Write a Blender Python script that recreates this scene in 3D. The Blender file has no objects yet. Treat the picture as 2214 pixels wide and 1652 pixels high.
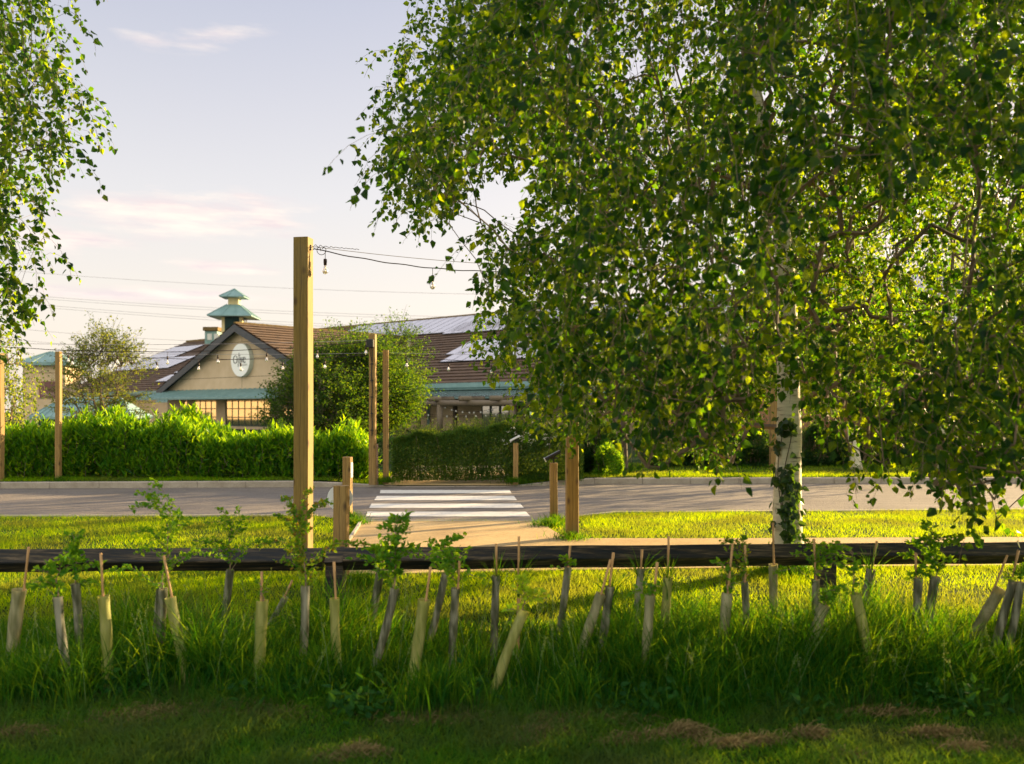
import bpy, math, random
import numpy as np
from mathutils import Vector, Matrix
R = math.radians
random.seed(7)
rng = np.random.default_rng(11)
scene = bpy.context.scene
COL = scene.collection
# ---------------------------------------------------------------- measured frame: photo grid 2214 x 1652, lens 32 mm, eye 1.43 m
F, CX, HY, EH = 1968.0, 1107.0, 885.0, 1.43
def at(x, y, Y):                       # a point seen at (x, y) standing Y metres away
    return Vector(((x-CX)/F*Y, Y, EH-(y-HY)/F*Y))
def gr(x, y, z=0.0):                   # the ground point seen at (x, y)
    Y = F*(EH-z)/(y-HY)
    return Vector(((x-CX)/F*Y, Y, z))
SUN_AZ, SUN_EL = R(55), R(15)
SUN = Vector((math.sin(SUN_AZ)*math.cos(SUN_EL), math.cos(SUN_AZ)*math.cos(SUN_EL), math.sin(SUN_EL)))
# ---------------------------------------------------------------- materials
def newmat(name):
    m = bpy.data.materials.new(name); m.use_nodes = True
    nt = m.node_tree; b = nt.nodes['Principled BSDF']
    return m, nt, b
def N(nt, typ, **kw):
    n = nt.nodes.new(typ)
    for k, v in kw.items():
        if k in n.inputs.keys(): n.inputs[k].default_value = v
        else: setattr(n, k, v)
    return n
def ramp(nt, fac, stops, interp='LINEAR'):
    r = nt.nodes.new('ShaderNodeValToRGB'); r.color_ramp.interpolation = interp
    els = r.color_ramp.elements
    while len(els) < len(stops): els.new(0.5)
    for e, (p, c) in zip(els, stops):
        e.position = p; e.color = (c[0], c[1], c[2], 1) if len(c) == 3 else c
    nt.links.new(fac, r.inputs[0]); return r.outputs[0]
def coords(nt, scale=(1,1,1), kind='Object', rot=(0,0,0)):
    tc = nt.nodes.new('ShaderNodeTexCoord'); mp = nt.nodes.new('ShaderNodeMapping')
    mp.inputs['Scale'].default_value = scale; mp.inputs['Rotation'].default_value = rot
    nt.links.new(tc.outputs[kind], mp.inputs['Vector']); return mp.outputs[0]
def noise(nt, vec, scale, detail=4, rough=.55):
    n = N(nt, 'ShaderNodeTexNoise'); n.inputs['Scale'].default_value = scale
    n.inputs['Detail'].default_value = detail; n.inputs['Roughness'].default_value = rough
    nt.links.new(vec, n.inputs['Vector']); return n.outputs['Fac']
def mixc(nt, fac, a, b, mode='MIX'):
    n = nt.nodes.new('ShaderNodeMix'); n.data_type = 'RGBA'; n.blend_type = mode
    for sock, v in ((n.inputs[0], fac), (n.inputs[6], a), (n.inputs[7], b)):
        if hasattr(v, 'is_linked') or hasattr(v, 'links'): nt.links.new(v, sock)
        elif isinstance(v, (int, float)): sock.default_value = v
        else: sock.default_value = (v[0], v[1], v[2], 1)
    return n.outputs[2]
def bump(nt, b, h, strength=.4, dist=.01):
    n = nt.nodes.new('ShaderNodeBump'); n.inputs['Strength'].default_value = strength
    n.inputs['Distance'].default_value = dist; nt.links.new(h, n.inputs['Height'])
    nt.links.new(n.outputs[0], b.inputs['Normal'])
def simple(name, c1, c2, scale=6, rough=.6, bmp=.2, bd=.004, metallic=0, spec=.4, detail=5, stretch=(1,1,1), fine=None):
    m, nt, b = newmat(name)
    v = coords(nt, stretch)
    f = noise(nt, v, scale, detail)
    col = ramp(nt, f, [(.3, c1), (.7, c2)])
    if fine:
        f2 = noise(nt, v, fine, 3); col = mixc(nt, .5, col, ramp(nt, f2, [(.35, (.55,.55,.55)), (.65, (1,1,1))]), 'MULTIPLY')
        bump(nt, b, f2, bmp, bd)
    elif bmp: bump(nt, b, f, bmp, bd)
    nt.links.new(col, b.inputs['Base Color'])
    b.inputs['Roughness'].default_value = rough; b.inputs['Metallic'].default_value = metallic
    b.inputs['Specular IOR Level'].default_value = spec
    return m
def leafmat(name, cols, trans, tw=.5, rough=.6, spec=.14, patch=None, green=True):
    """thin leaf: diffuse + light passing through + sheen; tone differs leaf by leaf"""
    gk = (lambda c: (c[0]*.66, c[1]*1.05, c[2]*1.2)) if green else (lambda c: c)
    gt = (lambda c: (c[0]*.93, c[1]*1.08, c[2]*.7)) if green else (lambda c: c)
    cols = [gk(c) for c in cols]; trans = [gt(c) for c in trans]
    if patch: patch = (patch[0], gk(patch[1]), gt(patch[2]))
    m, nt, b = newmat(name)
    g = nt.nodes.new('ShaderNodeNewGeometry')
    col = ramp(nt, g.outputs['Random Per Island'], [(i/(len(cols)-1), c) for i, c in enumerate(cols)])
    tcol = ramp(nt, g.outputs['Random Per Island'], [(i/(len(trans)-1), c) for i, c in enumerate(trans)])
    if patch:
        v = coords(nt, kind='Object'); f = noise(nt, v, patch[0], 3)
        pf = ramp(nt, f, [(.42, (0,0,0)), (.62, (1,1,1))])
        col = mixc(nt, pf, col, patch[1]); tcol = mixc(nt, pf, tcol, patch[2])
    nt.links.new(col, b.inputs['Base Color'])
    b.inputs['Roughness'].default_value = rough; b.inputs['Specular IOR Level'].default_value = spec
    t = nt.nodes.new('ShaderNodeBsdfTranslucent'); nt.links.new(tcol, t.inputs['Color'])
    mx = nt.nodes.new('ShaderNodeMixShader'); mx.inputs[0].default_value = tw
    nt.links.new(b.outputs[0], mx.inputs[1]); nt.links.new(t.outputs[0], mx.inputs[2])
    nt.links.new(mx.outputs[0], nt.nodes['Material Output'].inputs['Surface'])
    return m
def woodmat(name, c1, c2, knot=(.09,.05,.02)):
    m, nt, b = newmat(name)
    v = coords(nt, (14, 14, .9)); f = noise(nt, v, 3, 6, .6)
    v2 = coords(nt, (60, 60, 1.6)); f2 = noise(nt, v2, 3, 3, .6)
    col = ramp(nt, f, [(.3, c1), (.7, c2)])
    col = mixc(nt, .45, col, ramp(nt, f2, [(.35, (.5,.5,.5)), (.6, (1,1,1))]), 'MULTIPLY')
    vo = N(nt, 'ShaderNodeTexVoronoi'); vo.inputs['Scale'].default_value = 1.0
    nt.links.new(coords(nt, (7, 7, 3.6)), vo.inputs['Vector'])
    kf = ramp(nt, vo.outputs['Distance'], [(.06, (1,1,1)), (.2, (0,0,0))])
    col = mixc(nt, kf, col, knot)
    # drying split wandering down the face, and grey weathering
    sp = nt.nodes.new('ShaderNodeSeparateXYZ'); nt.links.new(coords(nt), sp.inputs[0]); wn = noise(nt, coords(nt, (0, 0, 1)), 1.3, 3)
    ad = nt.nodes.new('ShaderNodeMath'); ad.operation = 'MULTIPLY_ADD'; nt.links.new(wn, ad.inputs[0]); ad.inputs[1].default_value = .09; ad.inputs[2].default_value = -.045
    sb = nt.nodes.new('ShaderNodeMath'); sb.operation = 'SUBTRACT'; nt.links.new(sp.outputs[0], sb.inputs[0]); nt.links.new(ad.outputs[0], sb.inputs[1])
    ab = nt.nodes.new('ShaderNodeMath'); ab.operation = 'ABSOLUTE'; nt.links.new(sb.outputs[0], ab.inputs[0])
    col = mixc(nt, ramp(nt, ab.outputs[0], [(.0012, (.85,.85,.85)), (.0035, (0,0,0))]), col, (.03,.018,.008))
    wf = noise(nt, coords(nt, (1, 1, .35)), 3.5, 5); col = mixc(nt, ramp(nt, wf, [(.52, (0,0,0)), (.72, (.45,.45,.45))]), col, (.17,.14,.09))
    nt.links.new(col, b.inputs['Base Color']); b.inputs['Roughness'].default_value = .75
    bump(nt, b, f2, .35, .003)
    return m
MT = {}
MT['post'] = woodmat('weathered_timber', (.20,.125,.026), (.31,.20,.05))
MT['post_far'] = woodmat('pale_timber', (.25,.145,.042), (.35,.22,.07))
MT['stump'] = woodmat('fresh_timber', (.27,.155,.048), (.38,.24,.082))
MT['pink_wood'] = woodmat('pinkish_timber', (.36,.20,.14), (.46,.29,.21))
MT['log'] = woodmat('grey_log', (.13,.10,.07), (.26,.20,.14))
# black stained rail, paint worn to wood
m, nt, b = newmat('black_stained_timber')
v = coords(nt, (.9, 12, 12)); f = noise(nt, v, 3.2, 7, .68); v2 = coords(nt, (1.5, 40, 40)); f2 = noise(nt, v2, 3, 4, .6)
col = ramp(nt, f, [(.42, (.010,.013,.020)), (.52, (.035,.028,.022)), (.66, (.15,.11,.075))]); col = mixc(nt, .5, col, ramp(nt, f2, [(.35, (.3,.3,.3)), (.6, (1,1,1))]), 'MULTIPLY')
nt.links.new(col, b.inputs['Base Color']); b.inputs['Roughness'].default_value = .6; b.inputs['Specular IOR Level'].default_value = .3; bump(nt, b, f2, .6, .004); MT['rail'] = m
MT['black'] = simple('black_plastic', (.010,.010,.012), (.02,.02,.022), 8, .45, .05)
MT['cable'] = simple('dark_cable', (.020,.008,.008), (.03,.014,.012), 8, .6, 0)
MT['power'] = simple('grey_conductor', (.30,.27,.29), (.36,.33,.34), 8, .8, 0)
MT['white'] = simple('white_plastic', (.62,.62,.62), (.72,.72,.71), 5, .4, .03)
MT['signwhite'] = simple('white_sign_face', (.93,.93,.93), (.95,.95,.95), 2, .45, .02)
MT['signrim'] = simple('grey_sign_rim', (.46,.50,.44), (.54,.56,.50), 2, .5, .02)
MT['lettering'] = simple('dark_lettering', (.03,.035,.05), (.045,.05,.06), 5, .6, 0)
MT['lettering_pale'] = simple('grey_lettering', (.35,.35,.33), (.40,.40,.38), 5, .6, 0)
MT['disc'] = simple('grey_white_disc', (.70,.71,.74), (.78,.79,.81), 5, .4, .03)
# birch bark
m, nt, b = newmat('birch_bark')
v = coords(nt, (3, 3, 26)); f = noise(nt, v, 1.6, 6, .65); v2 = coords(nt, (1, 1, .55)); f2 = noise(nt, v2, 5, 5, .6)
col = ramp(nt, f, [(.33, (.16,.13,.10)), (.42, (.56,.50,.38)), (.7, (.72,.66,.52))])
col = mixc(nt, ramp(nt, f2, [(.62, (0,0,0)), (.70, (1,1,1))]), col, (.06,.05,.04))
nt.links.new(col, b.inputs['Base Color']); b.inputs['Roughness'].default_value = .7; bump(nt, b, f, .5, .006); MT['birch'] = m
MT['twig'] = simple('birch_twig', (.13,.085,.06), (.26,.18,.12), 9, .7, .2)
MT['bark'] = simple('dark_bark', (.06,.045,.03), (.13,.10,.07), 7, .85, .6, .01, stretch=(1,1,.25))
Y1, Y2 = (.36,.42,.016), (.52,.50,.02)
MT['leaf'] = leafmat('birch_leaf', [(.004,.016,.008), (.007,.026,.008), (.012,.038,.008)], [(.06,.17,.004), (.20,.37,.005), (.68,.70,.007)], .47, .42, .13)
MT['leaf_far'] = leafmat('far_leaf', [(.03,.06,.012), (.06,.10,.016), (.09,.13,.02)], [(.26,.32,.012), (.46,.48,.02), (.6,.55,.03)], .5)
MT['leaf_mid'] = leafmat('hornbeam_leaf', [(.006,.022,.006), (.013,.040,.007), (.025,.06,.008)], [(.06,.15,.005), (.18,.31,.007), (.45,.50,.012)], .40)
MT['leaf_rowan'] = leafmat('rowan_leaf', [(.05,.07,.018), (.10,.115,.025), (.15,.14,.035)], [(.24,.25,.016), (.38,.36,.025), (.50,.42,.04)], .42)
MT['laurel'] = leafmat('laurel_leaf', [(.015,.07,.006), (.035,.13,.010), (.07,.19,.012)], [(.20,.40,.004), (.44,.60,.006), (.72,.76,.008)], .5, .38, .3)
MT['privet'] = leafmat('small_hedge_leaf', [(.016,.045,.008), (.032,.075,.012), (.06,.11,.018)], [(.14,.20,.01), (.26,.32,.02), (.40,.40,.04)], .4)
MT['bush'] = leafmat('dark_bush_leaf', [(.010,.032,.012), (.018,.05,.016), (.03,.07,.02)], [(.08,.16,.01), (.15,.24,.012), (.24,.32,.015)], .35)
MT['thorn'] = leafmat('hawthorn_leaf', [(.035,.11,.010), (.07,.16,.014), (.13,.22,.016)], [(.20,.38,.008), (.42,.56,.012), (.6,.66,.018)], .5)
MT['thorn_red'] = leafmat('reddening_leaf', [(.03,.09,.010), (.055,.13,.014), (.10,.17,.016), (.22,.10,.02)], [(.20,.38,.008), (.42,.56,.012), (.6,.6,.018), (.55,.22,.03)], .5)
MT['thorn_yellow'] = leafmat('yellow_leaf', [(.34,.36,.02), (.46,.42,.02), (.40,.46,.02)], [(.6,.62,.02), (.8,.7,.02), (.6,.7,.02)], .5)
MT['ivy'] = leafmat('ivy_leaf', [(.008,.025,.010), (.015,.04,.012), (.03,.07,.014)], [(.08,.16,.01), (.16,.26,.01), (.3,.36,.02)], .35, .35, .5)
MT['flower'] = leafmat('cream_blossom', [(.55,.55,.42), (.65,.62,.5), (.7,.7,.6)], [(.5,.5,.3), (.6,.55,.4)], .3, green=False)
MT['lawn'] = leafmat('lawn_blades', [(.06,.15,.003), (.12,.23,.005), (.20,.29,.006)], [(.34,.46,.002), (.62,.66,.003), (.86,.80,.004)], .5, .8, .05, patch=(1.1, (.10,.12,.02), (.42,.38,.03)))
MT['tall'] = leafmat('tall_grass_blades', [(.006,.042,.005), (.014,.065,.007), (.035,.10,.010)], [(.06,.22,.004), (.18,.35,.006), (.50,.54,.010)], .5, .7, .08)
MT['shortg'] = leafmat('short_grass_blades', [(.022,.080,.005), (.048,.12,.007), (.085,.15,.012)], [(.10,.22,.008), (.24,.38,.008), (.40,.40,.02)], .45, .8, .06, patch=(1.6, (.075,.085,.022), (.20,.24,.03)))
MT['seed'] = leafmat('seed_heads', [(.16,.17,.05), (.26,.24,.09)], [(.4,.4,.1), (.55,.5,.2)], .4)
MT['weed'] = leafmat('weed_leaf', [(.010,.045,.006), (.02,.07,.008)], [(.08,.2,.004), (.2,.34,.006)], .35, .6, .15)
MT['hay'] = leafmat('dry_clippings', [(.09,.070,.028), (.17,.13,.055), (.27,.20,.095)], [(.22,.16,.06), (.3,.22,.1)], .25, .7, .15, green=False)
# ground soil under the grass
m, nt, b = newmat('turf_soil')
v = coords(nt); f = noise(nt, v, 1.3, 6, .6); f2 = noise(nt, v, 30, 4)
col = ramp(nt, f, [(.38, (.012,.036,.005)), (.55, (.022,.050,.006)), (.70, (.045,.050,.016))])
col = mixc(nt, .6, col, ramp(nt, f2, [(.3, (.4,.4,.4)), (.7, (1,1,1))]), 'MULTIPLY')
nt.links.new(col, b.inputs['Base Color']); b.inputs['Roughness'].default_value = .95; b.inputs['Specular IOR Level'].default_value = .1; bump(nt, b, f2, .8, .02); MT['soil'] = m
# asphalt
m, nt, b = newmat('worn_asphalt')
v = coords(nt); f = noise(nt, v, .7, 5, .6)
vo = N(nt, 'ShaderNodeTexVoronoi'); vo.inputs['Scale'].default_value = 75; nt.links.new(v, vo.inputs['Vector'])
f2 = noise(nt, v, 60, 3)
col = ramp(nt, f, [(.3, (.14,.122,.110)), (.7, (.205,.180,.162))])
col = mixc(nt, .55, col, ramp(nt, vo.outputs['Color'], [(.2, (.55,.52,.55)), (.8, (1.35,1.25,1.2))]), 'MULTIPLY')
f3 = noise(nt, coords(nt, (.25, 5, 1)), 1.2, 4)
col = mixc(nt, ramp(nt, f3, [(.50, (0,0,0)), (.75, (.55,.55,.55))]), col, (.30,.26,.23))
f4 = noise(nt, coords(nt, (.5, .5, 1)), 2.2, 8, .75)
col = mixc(nt, ramp(nt, f4, [(.60, (0,0,0)), (.68, (.6,.6,.6))]), col, (.10,.085,.078))
nt.links.new(col, b.inputs['Base Color']); b.inputs['Roughness'].default_value = .7; b.inputs['Specular IOR Level'].default_value = .5
bump(nt, b, vo.outputs['Distance'], 1, .012); MT['asphalt'] = m
# bonded gravel path
m, nt, b = newmat('bonded_gravel')
v = coords(nt); f = noise(nt, v, 1.1, 6, .62); vo = N(nt, 'ShaderNodeTexVoronoi'); vo.inputs['Scale'].default_value = 110; nt.links.new(v, vo.inputs['Vector'])
col = ramp(nt, f, [(.28, (.38,.25,.11)), (.5, (.48,.34,.165)), (.72, (.55,.41,.22))])
col = mixc(nt, .5, col, ramp(nt, vo.outputs['Color'], [(.1, (.6,.58,.55)), (.9, (1.25,1.2,1.15))]), 'MULTIPLY')
nt.links.new(col, b.inputs['Base Color']); b.inputs['Roughness'].default_value = .85; bump(nt, b, vo.outputs['Distance'], .8, .006); MT['path'] = m
MT['paint'] = simple('road_paint', (.74,.70,.65), (.86,.82,.77), 14, .6, .3, .003, fine=90)
nt = MT['paint'].node_tree; b = nt.nodes['Principled BSDF']; src = b.inputs['Base Color'].links[0].from_socket
wr = noise(nt, coords(nt), 9, 9, .75); nt.links.new(mixc(nt, ramp(nt, wr, [(.60, (0,0,0)), (.66, (.8,.8,.8))]), src, (.22,.19,.17)), b.inputs['Base Color'])
MT['kerb'] = simple('concrete_kerb', (.33,.28,.23), (.46,.40,.34), 5, .85, .4, .004, fine=60)
MT['edge'] = simple('concrete_edging', (.40,.35,.29), (.50,.45,.38), 5, .85, .3, .004)
MT['cream'] = simple('cream_render', (.58,.43,.28), (.68,.52,.36), 1.2, .85, .15, .004)
MT['cream2'] = simple('yellow_cream_boarding', (.60,.50,.26), (.68,.57,.32), 2, .7, .1)
MT['joint'] = simple('panel_joint', (.20,.14,.09), (.25,.18,.12), 3, .9, 0)
MT['teal'] = simple('verdigris_metal', (.16,.275,.28), (.23,.36,.37), 1.4, .55, .05)
MT['tealdark'] = simple('dark_teal_paint', (.018,.055,.055), (.03,.075,.075), 3, .5, .05)
MT['slate'] = simple('slate_grey_board', (.055,.06,.07), (.075,.08,.095), 3, .55, .05)
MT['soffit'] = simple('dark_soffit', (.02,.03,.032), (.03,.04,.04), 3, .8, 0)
MT['tile'] = simple('brown_roof_tile', (.075,.046,.032), (.17,.10,.058), 2.5, .85, .5, .01, fine=14)
MT['ridge'] = simple('mossy_ridge_tile', (.12,.075,.03), (.20,.14,.05), 5, .9, .5, .01)
MT['brick'] = None
m, nt, b = newmat('red_brick')
bk = N(nt, 'ShaderNodeTexBrick'); v = coords(nt, (1,1,1)); nt.links.new(v, bk.inputs['Vector'])
bk.inputs['Scale'].default_value = 1; bk.inputs['Brick Width'].default_value = .225; bk.inputs['Row Height'].default_value = .075; bk.inputs['Mortar Size'].default_value = .008
bk.inputs['Color1'].default_value = (.32,.15,.075,1); bk.inputs['Color2'].default_value = (.40,.20,.10,1); bk.inputs['Mortar'].default_value = (.22,.15,.10,1)
nt.links.new(bk.outputs['Color'], b.inputs['Base Color']); b.inputs['Roughness'].default_value = .9; bump(nt, b, bk.outputs['Fac'], .5, -.006); MT['brick'] = m
# window glass: dark room behind a mirror-like pane
m, nt, b = newmat('window_glass'); b.inputs['Base Color'].default_value = (.31,.29,.23,1); b.inputs['Metallic'].default_value = .7; b.inputs['Roughness'].default_value = .04
b.inputs['IOR'].default_value = 3.2; b.inputs['Specular IOR Level'].default_value = 1.0; MT['glass'] = m
# solar panel glass
m, nt, b = newmat('solar_glass'); f = noise(nt, coords(nt), 2, 3)
nt.links.new(ramp(nt, f, [(.3, (.72,.66,.66)), (.7, (.82,.76,.76))]), b.inputs['Base Color']); b.inputs['Metallic'].default_value = .75; b.inputs['Roughness'].default_value = .22; MT['solar'] = m
m, nt, b = newmat('bulb_glass'); b.inputs['Base Color'].default_value = (1,.97,.92,1); b.inputs['Transmission Weight'].default_value = .85; b.inputs['Roughness'].default_value = .05; b.inputs['IOR'].default_value = 1.3; MT['bulb'] = m
MT['filament'] = simple('pale_filament', (.75,.55,.30), (.85,.65,.4), 8, .4, 0)
MT['frost'] = simple('frosted_bulb', (.75,.72,.66), (.82,.80,.74), 8, .3, 0)
def tubemat(name, c1, c2, tr):
    m, nt, b = newmat(name); v = coords(nt, (10,10,2)); f = noise(nt, v, 3, 5)
    w = noise(nt, coords(nt, (40, 40, 1.0)), 2, 2)
    col = mixc(nt, .5, ramp(nt, f, [(.40, c1), (.60, c2)]), ramp(nt, w, [(.4, (.6,.6,.6)), (.6, (1,1,1))]), 'MULTIPLY')
    nt.links.new(col, b.inputs['Base Color']); b.inputs['Roughness'].default_value = .5
    t = nt.nodes.new('ShaderNodeBsdfTranslucent'); t.inputs['Color'].default_value = (*tr, 1)
    mx = nt.nodes.new('ShaderNodeMixShader'); mx.inputs[0].default_value = .48
    nt.links.new(b.outputs[0], mx.inputs[1]); nt.links.new(t.outputs[0], mx.inputs[2]); nt.links.new(mx.outputs[0], nt.nodes['Material Output'].inputs['Surface'])
    bump(nt, b, w, .3, .003); return m
MT['tube_new'] = tubemat('olive_plastic_tube', (.30,.33,.09), (.50,.50,.19), (.60,.58,.14))
MT['tube_old'] = tubemat('grey_weathered_tube', (.10,.11,.065), (.50,.48,.38), (.36,.33,.18))
MT['tube_pale'] = tubemat('pale_weathered_tube', (.28,.28,.15), (.56,.53,.34), (.52,.46,.20))
MT['cane'] = simple('bamboo_cane', (.36,.20,.085), (.48,.29,.13), 12, .6, .1)
MT['maroon'] = simple('maroon_banner', (.17,.075,.075), (.21,.10,.10), 2, .7, .05)
MT['banner_text'] = simple('pinkish_lettering', (.42,.30,.28), (.46,.33,.3), 2, .7, 0)
# ---------------------------------------------------------------- mesh helpers
def mk(name, verts, faces, mat, parent=None, mats=None, midx=None, smooth=False, link=True):
    """verts Nx3; faces: list of index arrays (each K x n, uniform n) or python list of tuples"""
    me = bpy.data.meshes.new(name)
    verts = np.asarray(verts, dtype=np.float32).reshape(-1, 3)
    if isinstance(faces, list) and len(faces) and isinstance(faces[0], (tuple, list)):
        loops = np.array([i for f in faces for i in f], dtype=np.int32); sizes = np.array([len(f) for f in faces], dtype=np.int32)
    else:
        fl = faces if isinstance(faces, list) else [faces]
        fl = [np.asarray(f, dtype=np.int32) for f in fl if len(f)]
        loops = np.concatenate([f.ravel() for f in fl]); sizes = np.concatenate([np.full(len(f), f.shape[1], np.int32) for f in fl])
    me.vertices.add(len(verts)); me.vertices.foreach_set('co', verts.ravel())
    me.loops.add(len(loops)); me.loops.foreach_set('vertex_index', loops)
    me.polygons.add(len(sizes)); starts = np.concatenate(([0], np.cumsum(sizes)[:-1])).astype(np.int32)
    me.polygons.foreach_set('loop_start', starts)
    try: me.polygons.foreach_set('loop_total', sizes)
    except Exception: pass
    for mm in (mats or [mat]): me.materials.append(mm)
    if midx is not None: me.polygons.foreach_set('material_index', np.asarray(midx, dtype=np.int32))
    me.polygons.foreach_set('use_smooth', np.full(len(sizes), bool(smooth)))
    me.update(calc_edges=True)
    o = bpy.data.objects.new(name, me); COL.objects.link(o)
    if parent is not None: o.parent = parent
    return o
def empty(name, loc, label, cat, group=None, rz=0):
    o = bpy.data.objects.new(name, None); COL.objects.link(o); o.location = loc; o.rotation_euler = (0,0,rz); o.empty_display_size = .1
    tag(o, label, cat, group); return o
def tag(o, label=None, cat=None, group=None, kind=None):
    if label: o['label'] = label
    if cat: o['category'] = cat
    if group: o['group'] = group
    if kind: o['kind'] = kind
    return o
class MB:
    """collects boxes, bars, tubes, polygons into one mesh (optionally several materials)"""
    def __init__(s): s.v = []; s.f = []; s.m = []; s.cur = 0
    def add(s, vs, fs):
        n = len(s.v); s.v += [tuple(v) for v in vs]; s.f += [tuple(i+n for i in f) for f in fs]; s.m += [s.cur]*len(fs); return s
    def box(s, c, d, M=None, bev=0):
        x, y, z = d[0]/2, d[1]/2, d[2]/2
        if bev:
            b = bev; vs = []; 
            for sz in (-1, 1):
                for (zz, in_) in (((z)*sz, b), ((z-b)*sz, 0)):
                    vs += [((x-in_)*sx, (y-in_)*sy, zz) for sx, sy in ((-1,-1),(1,-1),(1,1),(-1,1))]
            # rings: 0 bottom inner,1 bottom outer,2 top inner,3 top outer
            fs = [(3,2,1,0), (8,9,10,11)]
            def ring(a, b_): return [(a+i, a+(i+1)%4, b_+(i+1)%4, b_+i) for i in range(4)]
            fs += ring(0, 4) + ring(4, 12) + ring(12, 8)
        else:
            vs = [(sx*x, sy*y, sz*z) for sz in (-1,1) for sx, sy in ((-1,-1),(1,-1),(1,1),(-1,1))]
            fs = [(3,2,1,0),(4,5,6,7),(0,1,5,4),(1,2,6,5),(2,3,7,6),(3,0,4,7)]
        M = M or Matrix.Identity(3); c = Vector(c)
        return s.add([M @ Vector(v) + c for v in vs], fs)
    def poly(s, pts): return s.add(pts, [tuple(range(len(pts)))])
    def slab(s, pts, off):               # a polygon given thickness along the vector off
        off = Vector(off); n = len(pts); a = [Vector(p) for p in pts]; b = [p+off for p in a]
        return s.add(a+b, [tuple(range(n-1,-1,-1)), tuple(range(n, 2*n))]+[(i, (i+1)%n, n+(i+1)%n, n+i) for i in range(n)])
    def bar(s, p, q, w, h=None, up=(0,0,1)):   # rectangular bar from p to q
        p, q = Vector(p), Vector(q); h = h or w; d = (q-p); L = d.length; d.normalize(); up = Vector(up)
        sd = d.cross(up)
        if sd.length < 1e-4: sd = d.cross(Vector((0,1,0)))
        sd.normalize(); u = sd.cross(d).normalized()
        vs = [p+sd*(a*w/2)+u*(b_*h/2)+d*(t*L) for t in (0,1) for a, b_ in ((-1,-1),(1,-1),(1,1),(-1,1))]
        return s.add(vs, [(3,2,1,0),(4,5,6,7),(0,1,5,4),(1,2,6,5),(2,3,7,6),(3,0,4,7)])
    def tube(s, pts, rad, n=8, cap=True):
        pts = [Vector(p) for p in pts]; rad = rad if isinstance(rad, (list, tuple)) else [rad]*len(pts)
        base = len(s.v); ref = Vector((0,0,1)); rings = []
        for i, p in enumerate(pts):
            t = (pts[min(i+1, len(pts)-1)]-pts[max(i-1, 0)]).normalized()
            if abs(t.dot(ref)) > .95: ref = Vector((0,1,0)) if abs(t.y) < .9 else Vector((1,0,0))
            a = t.cross(ref).normalized(); b_ = a.cross(t)
            s.v += [tuple(p+(a*math.cos(2*math.pi*k/n)+b_*math.sin(2*math.pi*k/n))*rad[i]) for k in range(n)]
        fs = [(base+i*n+k, base+i*n+(k+1)%n, base+(i+1)*n+(k+1)%n, base+(i+1)*n+k) for i in range(len(pts)-1) for k in range(n)]
        if cap: fs += [tuple(base+k for k in range(n-1,-1,-1)), tuple(base+(len(pts)-1)*n+k for k in range(n))]
        s.f += fs; s.m += [s.cur]*len(fs); return s
    def lathe(s, prof, c=(0,0,0), n=12):      # profile of (r, z)
        base = len(s.v); c = Vector(c)
        for r, z in prof: s.v += [tuple(c+Vector((r*math.cos(2*math.pi*k/n), r*math.sin(2*math.pi*k/n), z))) for k in range(n)]
        fs = [(base+i*n+k, base+i*n+(k+1)%n, base+(i+1)*n+(k+1)%n, base+(i+1)*n+k) for i in range(len(prof)-1) for k in range(n)]
        s.f += fs; s.m += [s.cur]*len(fs); return s
    def build(s, name, mat, parent=None, smooth=False):
        mats = mat if isinstance(mat, list) else [mat]
        return mk(name, s.v, s.f, None, parent, mats=mats, midx=s.m, smooth=smooth)
def unit(a):
    return a/np.maximum(np.linalg.norm(a, axis=1, keepdims=True), 1e-9)
def leaves_geo(pos, axis, nrm, L, W, fold=.14, fine=True):
    """ovate leaf: base at pos, pointing along axis"""
    pos = np.asarray(pos); n = len(pos); axis = unit(axis); side = unit(np.cross(axis, nrm)); nn = unit(np.cross(side, axis))
    L = np.broadcast_to(np.asarray(L, float).reshape(-1,1), (n,1)); W = np.broadcast_to(np.asarray(W, float).reshape(-1,1), (n,1))
    b = pos; tip = pos+axis*L-nn*L*.10
    l1 = pos+axis*L*.30+side*W*.5+nn*W*fold; r1 = pos+axis*L*.30-side*W*.5+nn*W*fold
    if fine:
        l2 = pos+axis*L*.66+side*W*.33+nn*W*fold*.4; r2 = pos+axis*L*.66-side*W*.33+nn*W*fold*.4
        V = np.stack([b, l1, l2, tip, r2, r1], 1).reshape(-1, 3); k = (np.arange(n)*6)[:, None]
        return V, np.concatenate([k+np.array([0,1,2,3]), k+np.array([0,3,4,5])])
    V = np.stack([b, l1, tip, r1], 1).reshape(-1, 3); k = (np.arange(n)*4)[:, None]
    return V, k+np.array([0,1,2,3])
def segs_geo(p, q, r0, r1, sides=4):
    """independent tapered segments"""
    p = np.asarray(p); q = np.asarray(q); n = len(p); d = unit(q-p)
    ref = np.where(np.abs(d[:, 2:3]) > .9, np.array([[1.,0,0]]), np.array([[0,0,1.]])); a = unit(np.cross(d, ref)); b = np.cross(d, a)
    ang = np.arange(sides)*2*np.pi/sides; c, s = np.cos(ang), np.sin(ang)
    off = a[:, None, :]*c[None, :, None]+b[:, None, :]*s[None, :, None]
    V = np.concatenate([p[:, None]+off*np.asarray(r0).reshape(-1,1,1), q[:, None]+off*np.asarray(r1).reshape(-1,1,1)], 1).reshape(-1, 3)
    k = (np.arange(n)*2*sides)[:, None]
    Fc = np.concatenate([k+np.array([i, (i+1)%sides, sides+(i+1)%sides, sides+i]) for i in range(sides)])
    return V, Fc
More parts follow.
